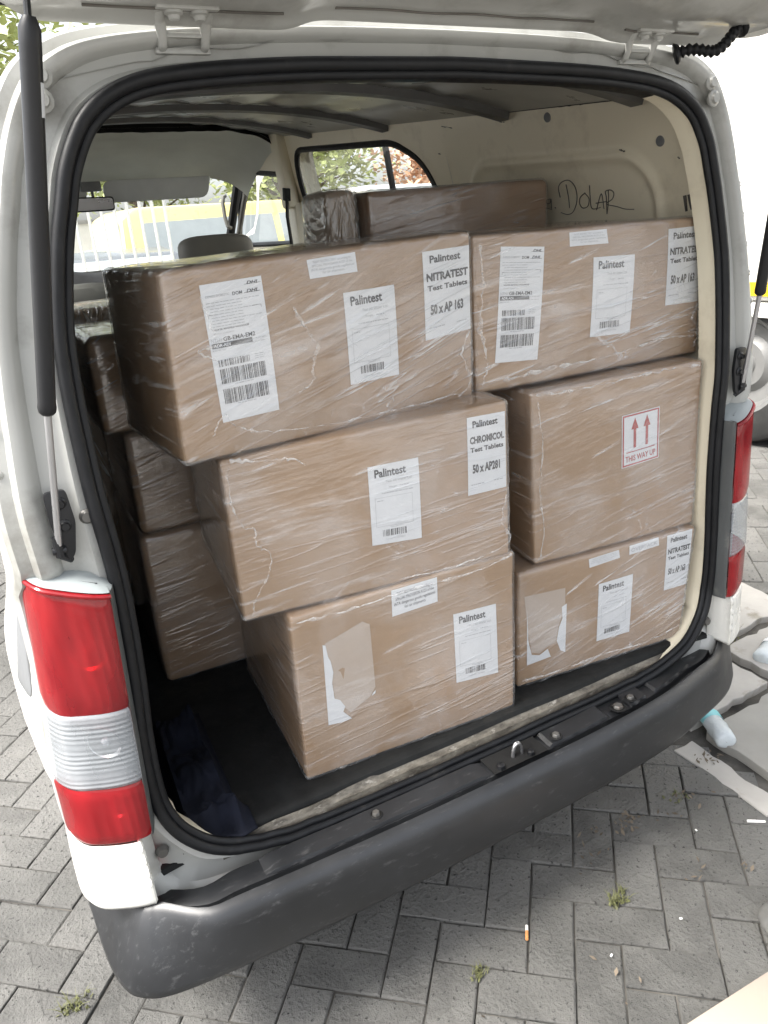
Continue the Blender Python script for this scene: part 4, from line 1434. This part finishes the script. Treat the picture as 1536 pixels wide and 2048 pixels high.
lab_dhl(bRT, cRT, [(.1049, .9224), (.2773, .8975), (.2444, .1658), (.0734, .1879)], 11)
lab_nr(bRT, cRT, [(.3807, .9715), (.5397, .974), (.5453, .8815), (.381, .8824)], 22)
lab_pal(bRT, cRT, [(.4801, .7987), (.6642, .7898), (.6521, .2477), (.4689, .259)], 33)
lab_tab(bRT, cRT, [(.8233, .9382), (.9978, .9441), (.985, .3991), (.8194, .4022)], 'NITRATEST', '50 x AP 163', 42)
# this way up
s = Sheet(bRM, cRM, [(.5051, .7766), (.734, .7871), (.7375, .4859), (.509, .4667)])
s.frame(.02, .015, .98, .985, .035, 'red_ink')
for cx in (.34, .66):
    mbk = s.mbk('red_ink')
    s.rect(cx - .035, .34, cx + .035, .70, 'red_ink', 2)
    mbk.add([s.pt(cx - .095, .70, .0017), s.pt(cx + .095, .70, .0017), s.pt(cx, .915, .0017)], [(0, 1, 2)])
s.rect(.12, .265, .88, .285, 'red_ink'); s.text('THIS WAY UP', .5, .095, .155, 'c', 'red_ink', .022, .80)
s.done()
lab_nr(bRB, cRB, [(.3739, .968), (.5434, .978), (.5509, .909), (.3805, .893)], 23)
s = Sheet(bRB, cRB, [(.603, .985), (.7716, .992), (.7793, .925), (.6054, .910)])
s.text('OVERPACK', .5, .25, .62, 'c', 'grey_ink', .01, .88); s.done()
lab_pal(bRB, cRB, [(.4393, .728), (.636, .735), (.6524, .206), (.453, .209)], 34)
lab_tab(bRB, cRB, [(.8252, .985), (.9791, .985), (1.0, .490), (.8459, .495)], 'NITRATEST', '50 x AP 163', 43)
# half torn stickers: white remains round a stripped middle
TORN_B = [(.1165, .797), (.128, .79), (.134, .72), (.143, .69), (.150, .62), (.141, .56), (.146, .46), (.168, .44), (.188, .39), (.178, .36), (.214, .30), (.17, .296), (.1115, .306)]
Sheet(bB, cB, [(0, 1), (1, 1), (1, 0), (0, 0)], poly=TORN_B, name='torn_sticker')
Sheet(bB, cB, [(0, 1), (1, 1), (1, 0), (0, 0)], off=.0007, mat='torn_paper', poly=[(.125, .80), (.29, .86), (.32, .83), (.325, .45), (.30, .40), (.21, .34), (.15, .45)], name='sticker_residue')
Sheet(bB, cB, [(0, 1), (1, 1), (1, 0), (0, 0)], poly=[(.305, .40), (.322, .41), (.325, .43), (.312, .415)], name='paper_scrap')
Sheet(bRB, cRB, [(0, 1), (1, 1), (1, 0), (0, 0)], poly=[(.045, .68), (.055, .40), (.075, .27), (.12, .245), (.165, .28), (.185, .20), (.05, .185)], name='torn_sticker')
Sheet(bRB, cRB, [(0, 1), (1, 1), (1, 0), (0, 0)], poly=[(.235, .62), (.262, .64), (.268, .20), (.24, .23), (.215, .33), (.225, .45), (.242, .52)], name='torn_sticker')
Sheet(bRB, cRB, [(0, 1), (1, 1), (1, 0), (0, 0)], off=.0007, mat='torn_paper', poly=[(.03, .80), (.25, .78), (.255, .62), (.22, .45), (.21, .32), (.165, .30), (.12, .26), (.075, .29), (.05, .50)], name='sticker_residue')

# loose, bunched edges of the wrap
def film_edge(box, root, pts, wd, seed):
    q = catmull([tuple(p) for p in pts], 8)
    P, mb = [], MB()
    for i, (u, v) in enumerate(q):
        n1 = noise.noise(Vector((i * .55, seed, 0)))
        n2 = noise.noise(Vector((i * .9, seed, 8)))
        P.append((u + .010 * n1, v + .013 * n2, wd * (.3 + 2.6 * abs(noise.noise(Vector((i * .45, seed, 3)))))))
    vs, fs = [], []
    W, Hh = box.h.x * 2, box.h.z * 2
    for i, (u, v, w_) in enumerate(P):
        a, b = P[max(i - 1, 0)], P[min(i + 1, len(P) - 1)]
        d = Vector(((b[0] - a[0]) * W, (b[1] - a[1]) * Hh)).normalized()
        for k, off in ((-1, .0050), (0, .0068 + .003 * abs(noise.noise(Vector((i * .8, seed, 5))))), (1, .0050)):
            vs.append(box.front(max(.002, min(.998, u - d.y * w_ * k / W)), max(.002, min(.998, v + d.x * w_ * k / Hh)), off))
    for i in range(len(P) - 1):
        for k in (0, 1):
            fs.append((i * 3 + k, i * 3 + k + 1, i * 3 + k + 4, i * 3 + k + 3))
    mb.add(vs, fs).build('film_edge', M['film_edge'], root, smooth=180)
film_edge(bM, cM, [(.02, .97), (.016, .75), (.04, .60), (.075, .57), (.074, .47), (.114, .40), (.095, .27), (.043, .13), (.03, .03)], .0016, 1)
film_edge(bM, cM, [(.03, .99), (.12, .955), (.22, .93), (.26, .88)], .0030, 2)
film_edge(bT, cT, [(.355, .74), (.40, .57), (.42, .51), (.40, .40), (.395, .32), (.35, .27)], .0026, 3)
film_edge(bT, cT, [(.095, .86), (.115, .70), (.12, .61), (.07, .585), (.125, .52)], .0026, 4)
film_edge(bT, cT, [(.08, .13), (.12, .23), (.15, .16), (.24, .09), (.45, .05), (.70, .045), (.95, .06)], .0018, 5)
film_edge(bT, cT, [(.985, .44), (.95, .30), (.985, .12), (.93, .04)], .0030, 6)
film_edge(bRT, cRT, [(.02, .95), (.03, .70), (.015, .45), (.04, .20), (.02, .05)], .0034, 7)
film_edge(bRT, cRT, [(.10, .06), (.30, .09), (.55, .10), (.80, .16), (.97, .14)], .0036, 8)
film_edge(bRT, cRT, [(.985, .40), (.96, .28), (.99, .18), (.97, .05)], .0040, 9)
film_edge(bRM, cRM, [(.02, .985), (.20, .975), (.45, .98), (.75, .985), (.97, .98)], .0030, 10)
film_edge(bRM, cRM, [(.03, .95), (.05, .70), (.03, .45), (.05, .20), (.02, .03)], .0022, 11)
film_edge(bB, cB, [(.02, .97), (.25, .955), (.50, .965), (.78, .955), (.98, .985)], .0028, 12)
film_edge(bRB, cRB, [(.02, .06), (.25, .05), (.50, .075), (.75, .06), (.97, .12)], .0030, 13)
film_edge(bM, cM, [(.985, .42), (.965, .25), (.99, .10), (.80, .03), (.55, .035)], .0024, 14)

# cartons standing deeper in the van
def plain(x0, y0, x1, y1, z0, z1, depth, seed, label, mat='card3', film=5, amp=1.3, name='carton', cat='carton', bulge=.005, r=.016):
    b = Carton((x0, y0, z0), (x1, y1, z0), (x0 + .004, y0, z1), (x1, y1, z1 + .003), depth, r, bulge, seed)
    return carton(name, b, label, M[mat], FILM[film] if isinstance(film, int) else M[film], amp, nx=36, cat=cat)
plain(-.575, .642, .094, .622, -1.074, -.662, .45, 11, 'dark carton on the floor behind the navy cloth, lowest of the rear stack', 'card2', 2)
plain(-.562, .642, .094, .626, -.657, -.408, .45, 12, 'dark wrapped carton second from the floor, in the rear stack behind the navy cloth', 'card2', 5)
plain(-.598, .645, .094, .640, -.402, -.188, .42, 13, 'wrapped carton on top of the rear stack beside the dark trimmed wall', 'card2', 4, 1.8)
plain(-.64, 1.14, -.20, 1.16, -1.074, -.165, .35, 14, 'tall package in loose yellowish wrap beside the front seat', 'card2', 'bundle_film', 2.2, 'wrapped_package', 'package', .012, .03)
plain(.105, .625, .648, .600, -1.074, .074, .42, 15, 'tall brown wrapped carton behind the others, below the marker writing', 'card3', 3, 1.2)
plain(.010, .664, .098, .660, -.182, .080, .17, 16, 'crinkled silver grey film bundle sitting left of the tall brown carton', 'card2', 'bundle_film', 2.6, 'film_bundle', 'bundle', .006, .018)

# ------------------------------------------------------------------ navy cloth on the floor
cl = thing('folded_cloth', (-.60, .24, H - 1.075), 'crumpled navy blue cloth lying on the dark van floor', 'cloth')
def cloth(u, v):
    x = -.688 + u * .125 + .02 * v
    y = .045 + v * .42 + .02 * noise.noise(Vector((u * 3, v * 3, 5)))
    e = min(1, min(u, 1 - u) * 6) * min(1, min(v, 1 - v) * 9)
    h = .012 + .045 * e * (.75 + .5 * noise.noise(Vector((u * 2.2, v * 4, 1)))) + .012 * e * abs(noise.noise(Vector((u * 7, v * 9, 2))))
    tuck = .022 * math.exp(-((u - .62 - .1 * v) / .10) ** 2 - ((v - .03) / .10) ** 2)
    return Vector((x + .018 * (v < .15) * u, y - .015 * u * (1 - v), -1.075 + max(.003, h * e + .004 - tuck)))
MB().grid(cloth, frange(0, 1, 36), frange(0, 1, 60)).build('cloth', M['navy'], cl, solid=.004)

# ------------------------------------------------------------------ small things on the ground
def put(name, x, y, label, cat, group=None, rz=0, z=0.0):
    o = thing(name, (x, y, z), label, cat, group); o.rotation_euler.z = rz
    return o
def local(mb):
    """meshes given round the thing's own origin"""
    return mb
def build_local(mb, name, mat, parent, **kw):
    off = root_loc(parent) - Vector((0, 0, H))
    mb.v = [v + off for v in mb.v]
    return mb.build(name, mat, parent, **kw)
def bottle(x, y, rz, label, crushed, lab_col):
    b = put('plastic_bottle', x, y, label, 'bottle', None, rz, .034)
    L = .19
    prof = [(-.095, .001), (-.095, .022), (-.088, .030), (-.06, .031), (-.055, .029), (-.03, .031), (-.025, .029), (0, .031), (.035, .031), (.055, .027), (.075, .014), (.084, .0125), (.098, .0125)]
    mb = MB().lathe(prof, (0, 0, 0), 'X', 24)
    for v in mb.v:
        k = noise.noise(Vector((v.x * 26, v.y * 30, v.z * 30 + crushed)))
        v.z *= 1 - .25 * crushed * (.5 + .5 * math.sin(v.x * 40))
        v.y += .006 * crushed * k
    build_local(mb, 'bottle_body', M['pet'], b, smooth=60)
    mb = MB().lathe([(.090, .0125), (.092, .0150), (.106, .0150), (.107, .013), (.107, .0001)], (0, 0, 0), 'X', 20)
    build_local(mb, 'bottle_cap', M['label_blue'], b)
    mb = MB().lathe([(-.0, .0318), (.036, .0318)], (0, 0, 0), 'X', 24)
    for v in mb.v: v.z *= 1 - .25 * crushed * (.5 + .5 * math.sin(v.x * 40))
    build_local(mb, 'bottle_label', M[lab_col], b)
bottle(.918, .140, R(62), 'clear plastic bottle with turquoise label lying by the bumper corner', .8, 'label_blue')
bottle(1.42, .315, R(20), 'crushed clear bottle lying on the pale slabs at the frame edge', .9, 'white_ink')
def butt(x, y, rz, mat, label, L):
    b = put('cigarette_butt', x, y, label, 'cigarette butt', None, rz, .0045)
    build_local(MB().lathe([(-L / 2, .0001), (-L / 2, .0038), (L * .1, .0038)], (0, 0, 0), 'X', 10), 'filter', M[mat], b)
    build_local(MB().lathe([(L * .1, .0037), (L / 2, .0033), (L / 2, .0001)], (0, 0, 0), 'X', 10), 'paper_end', M['cig_paper'], b)
butt(-.011, -.116, R(52), 'orange_filter', 'cigarette butt with orange filter lying in a paver joint', .036)
butt(.705, -.172, R(-36), 'cig_paper', 'white cigarette stub lying across the pavers', .045)
def weed(x, y, n_, hgt, label, seed, spread=1.0):
    o = put('weed', x, y, label, 'weed')
    rg = random.Random(seed); mb = MB()
    for i in range(n_):
        a = rg.uniform(0, 6.28); l = hgt * rg.uniform(.4, 1); ww = rg.uniform(.0008, .0022)
        bx, by = rg.uniform(-.028, .028) * spread, rg.uniform(-.016, .016) * spread
        d = Vector((math.cos(a), math.sin(a), 0)); sd = Vector((-d.y, d.x, 0))
        pv = None
        for k in range(4):
            t = k / 3
            p = Vector((bx, by, .0)) + d * (l * .7 * t * t) + Vector((0, 0, l * (t - .35 * t * t)))
            q = (p - sd * ww * (1 - t * .9), p + sd * ww * (1 - t * .9))
            if pv: mb.add([pv[0], pv[1], q[1], q[0]], [(0, 1, 2, 3)])
            pv = q
        if rg.random() < .5:
            c = Vector((bx, by, .006)) + d * l * .3
            for kk in range(2):
                e1 = Vector((rg.uniform(-1, 1), rg.uniform(-1, 1), .3)).normalized() * .006; e2 = Vector((rg.uniform(-1, 1), rg.uniform(-1, 1), .3)).normalized() * .004
                mb.add([c - e1, c + e2, c + e1, c - e2], [(0, 1, 2, 3)])
    build_local(mb, 'blades', M['weed'], o, smooth=0)
weed(.232, -.160, 60, .035, 'low mossy weed growing in a paver joint above the orange butt', 1)
weed(-.160, -.140, 26, .034, 'small grass tuft in a paver joint below the bumper middle', 2, .6)
weed(-.955, .262, 40, .05, 'grass tuft in the pavers at the bottom corner beside the van', 3)
weed(1.36, .46, 70, .10, 'green weed growing between the pale slabs beside the bumper', 4, 1.6)
weed(.60, .00, 18, .022, 'sparse weed in the pavers close to the white stub', 5)
# leaf litter
rg = random.Random(5); mb = MB()
for (cx, cy, nn, sp) in ((.418, .005, 26, .022), (.80, .06, 22, .03), (.33, .02, 8, .02), (.62, -.02, 14, .05), (.25, -.03, 6, .03), (1.15, .47, 40, .12), (.44, -.20, 6, .03), (.55, -.25, 4, .02), (.1, -.3, 4, .06), (-.3, -.25, 4, .08)):
    for i in range(nn):
        c = Vector((cx + rg.gauss(0, sp), cy + rg.gauss(0, sp * .6), -H + .004 + rg.random() * .012))
        a = Vector((rg.uniform(-1, 1), rg.uniform(-1, 1), rg.uniform(-.5, .5))).normalized() * rg.uniform(.004, .012)
        b = a.cross(Vector((rg.uniform(-.4, .4), rg.uniform(-.4, .4), 1))).normalized() * rg.uniform(.002, .005)
        mb.add([c - a, c + b, c + a, c - b], [(0, 1, 2), (0, 2, 3)])
o = mb.build('leaf_litter', M['leaf_litter'], None, smooth=0); props(o, kind='stuff')
mb = MB()
for (x, y) in ((.105, -.255), (.31, -.265), (.55, -.10)):
    for k in range(1):
        mb.box((x + rg.uniform(-.01, .01), y + rg.uniform(-.01, .01), -H + .004), (.007 * rg.uniform(.5, 1.2), .004, .002), (0, 0, rg.uniform(0, 3)))
o = mb.build('paper_crumbs', M['cig_paper'], None); props(o, kind='stuff')
# stone and board at the frame edge
st = put('stone', .475, -.405, 'rounded grey stone on the pavers at the frame edge', 'stone', None, .5, 0)
mb = MB().grid(lambda b, a: Vector((.055 * math.cos(b) * math.cos(a), .042 * math.sin(b) * math.cos(a), .022 + .024 * math.sin(a))) * (1 + .18 * noise.noise(Vector((math.cos(b) * 1.5, math.sin(b) * 1.5, math.sin(a) * 1.5)))), frange(-math.pi, math.pi, 22), frange(-math.pi / 2, math.pi / 2, 12))
build_local(mb, 'stone_body', M['stone'], st, smooth=60)
bd = put('board', .30, -.56, 'cream board lying on the pavers at the bottom corner', 'board')
mb = MB()
poly = [(.120, -.452), (.40, -.465), (.42, -.80), (.10, -.78)]
mb.prism(poly, lambda p, d: Vector((p[0], p[1], d - H)), .006, .014)
mb.build('board_sheet', M['board'], bd, bevel=.002)

# ------------------------------------------------------------------ parked truck on the right
tk = thing('parked_truck', (4.5, 1.4, 0), 'white truck with a yellow stripe and big black wheel, parked beside the van', 'truck')
def box_round(x0, y0, z0, x1, y1, z1):
    return MB().box(((x0 + x1) / 2, (y0 + y1) / 2, (z0 + z1) / 2), (x1 - x0, y1 - y0, z1 - z0))
box_round(3.42, -1.6, -.62, 5.7, 3.55, 1.55).build('cargo_body', M['white_paint'], tk, bevel=.03)
box_round(3.408, -1.58, -.585, 3.419, 3.53, -.505).build('stripe', M['stripe_paint'], tk)
box_round(3.44, -1.58, -.72, 5.66, 3.53, -.624).build('side_skirt', M['white_paint'], tk, bevel=.01)
box_round(3.75, -1.5, -1.0, 5.4, 3.6, -.73).build('chassis', M['dark_metal'], tk)
mb = MB()
poly = [(3.60, -.95), (3.60, .35), (3.75, .95), (4.1, 1.05), (5.2, 1.05), (5.35, .25), (5.45, -.2), (5.45, -.95)]
box = MB().prism([(3.62, -1.0), (3.62, 1.0), (4.6, 1.02), (5.05, .1), (5.2, -.1), (5.2, -1.0)], lambda p, d: Vector((d, p[0], p[1])), 3.46, 5.6)
box.build('cab', M['white_paint'], tk, bevel=.04)
MB().prism([(3.85, .12), (3.85, .85), (4.5, .86), (4.82, .12)], lambda p, d: Vector((d, p[0], p[1])), 3.450, 3.458).build('cab_window', M['tint'], tk)
for (yy, sgn) in ((2.10, -1), (4.55, -1)):
    wheel(3.62, yy, -1.03, .52, .30, tk, -1)
    wheel(5.45, yy, -1.03, .52, .30, tk, 1)
mb = MB()
for yy in (2.10, 4.55):
    for t in range(6):
        mb.lathe([(-.018, .0001), (-.018, .016), (.01, .018)], (3.572, yy + .115 * math.cos(t * math.pi / 3), -1.03 + .115 * math.sin(t * math.pi / 3)), 'X', 6)
mb.each('wheel_nut', M['zinc'], tk)

# ------------------------------------------------------------------ background seen through the windows
def car(x, y, rz, paint, label, L=4.2, Wd=1.7, roof=1.45, van_like=False, group=None):
    c = thing('parked_car', (x, y, 0), label, 'car', group)
    def place(mb):
        rt = Matrix.Rotation(rz, 3, 'Z')
        mb.v = [rt @ v + Vector((x, y, -H)) for v in mb.v]
        return mb
    hl = L / 2
    if van_like:
        prof = [(-hl, .35), (-hl, 1.0), (-hl + .1, roof - .1), (-hl + .3, roof), (hl - 1.1, roof), (hl - .35, .95), (hl - .05, .85), (hl, .35)]
        win = [[(-hl + .25, .98), (-hl + .35, roof - .18), (-.1, roof - .16), (-.1, .98)], [(0, .98), (0, roof - .16), (hl - 1.15, roof - .16), (hl - .62, .98)]]
    else:
        prof = [(-hl, .35), (-hl + .02, .85), (-hl + .5, .98), (-hl + 1.05, roof - .06), (-hl + 1.4, roof), (.35, roof), (hl - 1.25, .95), (hl - .15, .78), (hl, .35)]
        win = [[(-hl + .85, .98), (-hl + 1.2, roof - .14), (-.25, roof - .1), (-.25, .98)], [(-.15, .98), (-.15, roof - .1), (.28, roof - .14), (hl - 1.45, .98)]]
    mb = MB()
    n_ = len(prof)
    secs = [(-Wd / 2, .0), (-Wd / 2 * .0, 0), (Wd / 2, 0)]
    def fn(p, d):
        k = 1 - .16 * max(0, (p[1] - .9)) / .55
        return Vector((p[0], d * k, p[1]))
    mb.prism(prof, fn, -Wd / 2, Wd / 2)
    place(mb).build('body', paint, c, bevel=.05)
    for pl in win:
        for sgn in (-1, 1):
            mb = MB().prism(pl, lambda p, d: fn(p, 0) + Vector((0, sgn * (Wd / 2 * (1 - .16 * max(0, p[1] - .9) / .55) + d), 0)), -.002, .006)
            place(mb).build('side_window', M['tint'], c)
    i = 4 if van_like else 5
    a, b = (prof[i], prof[i + 1])
    for (a, b) in ((a, b), (prof[1 if van_like else 2], prof[2 if van_like else 3])):
        def fw(u, v):
            p = (a[0] + (b[0] - a[0]) * (.08 + .84 * v), a[1] + (b[1] - a[1]) * (.08 + .84 * v))
            nrm = Vector((-(b[1] - a[1]), 0, b[0] - a[0])).normalized()
            if nrm.x * (1 if a[0] > 0 else -1) < 0: nrm = -nrm
            return fn(p, u * Wd / 2 * .84) + nrm * .008
        place(MB().grid(fw, frange(-1, 1, 4), frange(0, 1, 2))).build('windscreen', M['tint'], c)
    for wx in (-hl + .8, hl - .8):
        for sgn in (-1, 1):
            mb = MB().lathe([(-.1, .2), (-.1, .29), (-.06, .31), (.06, .31), (.1, .29), (.1, .2)], (wx, sgn * (Wd / 2 - .09), .31), 'Y', 24)
            wv = place(mb).build('wheel', M['tyre'], c)
            mb = MB().lathe([(sgn * .085, .2), (sgn * .06, .1), (sgn * .08, .0001)], (wx, sgn * (Wd / 2 - .09), .31), 'Y', 20)
            place(mb).build('rim', M['rim'], wv)
    for sgn in (-1, 1):
        place(MB().box((hl - .02, sgn * Wd * .36, .66), (.08, .32, .13))).build('headlamp', M['lens_clear'], c, bevel=.02)
        place(MB().box((-hl + .02, sgn * Wd * .4, .78), (.06, .2, .2))).build('rear_light', M['lens_red'], c, bevel=.02)
    return c
car(3.0, 9.6, R(8), M['yellow_paint'], 'yellow minibus seen through the windscreen, in the sunlit street ahead', 4.4, 1.7, 1.95, True)
car(.55, 8.4, R(95), M['grey_car'], 'dark car behind the white railing ahead of the van', 4.0, 1.65, 1.5)
car(6.6, 11.0, R(20), M['white_paint'], 'white van seen through the side window behind the silver bundle', 4.6, 1.8, 2.1, True)
car(7.0, 8.6, R(200), M['blue_paint'], 'pale blue car seen through the rear part of the side window', 4.2, 1.7, 1.5)
car(2.2, 14.5, R(5), M['silver_paint'], 'silver car parked further along the street ahead', 4.2, 1.7, 1.5)
# white railing
rl = thing('railing', (.6, 6.2, 0), 'white metal railing standing in front of the dark car', 'railing')
def rail_y(x): return 6.2 + (x - .6) * .1
for k, x in enumerate(frange(.05, .95, 8)):
    MB().tube([(x, rail_y(x), -H), (x, rail_y(x), -H + 1.95)], .014, 6).build('bar', M['white_paint'], rl)
for z in (.25, 1.1, 1.92):
    MB().tube([(.0, rail_y(.0), -H + z), (1.0, rail_y(1.0), -H + z)], .02, 6).build('rail', M['white_paint'], rl)
# trees
def tree(x, y, h, rad, leaf, label, seed, ground=0, nl=2600, name='broadleaf_tree', th_=.14):
    t = thing(name, (x, y, 0), label, 'tree')
    rg = random.Random(seed); mb = MB()
    top = Vector((x + rg.uniform(-.3, .3), y + rg.uniform(-.3, .3), -H + h * .62))
    base = Vector((x, y, -H))
    mb.tube([base, base.lerp(top, .35) + Vector((.08, .05, 0)), base.lerp(top, .7), top], [th_, th_ * .8, th_ * .62, th_ * .3], 10)
    tips = []
    for i in range(11):
        s0 = base.lerp(top, rg.uniform(.45, .98)); a = rg.uniform(0, 6.28)
        e = s0 + Vector((math.cos(a) * rad * rg.uniform(.4, .9), math.sin(a) * rad * rg.uniform(.4, .9), h * rg.uniform(.05, .33)))
        mb.tube([s0, s0.lerp(e, .5) + Vector((0, 0, .15)), e], [th_ * .4, th_ * .25, th_ * .08], 6)
        tips += [e, s0.lerp(e, .6), s0.lerp(e, .8)]
    mb.build('trunk', M['bark'], t)
    mb = MB()
    for i in range(nl):
        tp = rg.choice(tips)
        c = tp + Vector((rg.gauss(0, rad * .22), rg.gauss(0, rad * .22), rg.gauss(0, rad * .17)))
        a = Vector((rg.uniform(-1, 1), rg.uniform(-1, 1), rg.uniform(-.6, .6))).normalized() * rg.uniform(.07, .16)
        b = a.cross(Vector((rg.uniform(-1, 1), rg.uniform(-1, 1), 1))).normalized() * rg.uniform(.03, .07)
        mb.v += [c - a, c + b, c + a, c - b]; k = len(mb.v); mb.f.append((k - 4, k - 3, k - 2, k - 1))
    o = mb.build('crown', M[leaf], t, smooth=0)
tree(5.6, 14.0, 5.4, 1.7, 'leaf_a', 'green tree seen through the middle of the side window', 1)
tree(10.2, 15.5, 4.6, 1.9, 'leaf_b', 'rust leaved tree behind the pale blue car', 2)
tree(.6, 13.5, 7.0, 2.3, 'leaf_a', 'tall tree showing between the strut and the raised tailgate', 3)
tree(3.6, 20.0, 5.5, 2.0, 'leaf_a', 'slender tree far along the street ahead', 4)
tree(7.6, 19.0, 6.0, 2.2, 'leaf_a', 'broad tree standing behind the white van in the street', 5)
bw = thing('boundary_wall', (3, 24, 0), 'long pale rendered wall closing the street', 'wall')
MB().box((3, 24, -H + 1.1), (46, .2, 2.2)).build('wall_face', M['wall_render'], bw)
MB().box((3, 24, -H + 2.25), (46, .3, .1)).build('wall_cap', M['concrete'], bw)
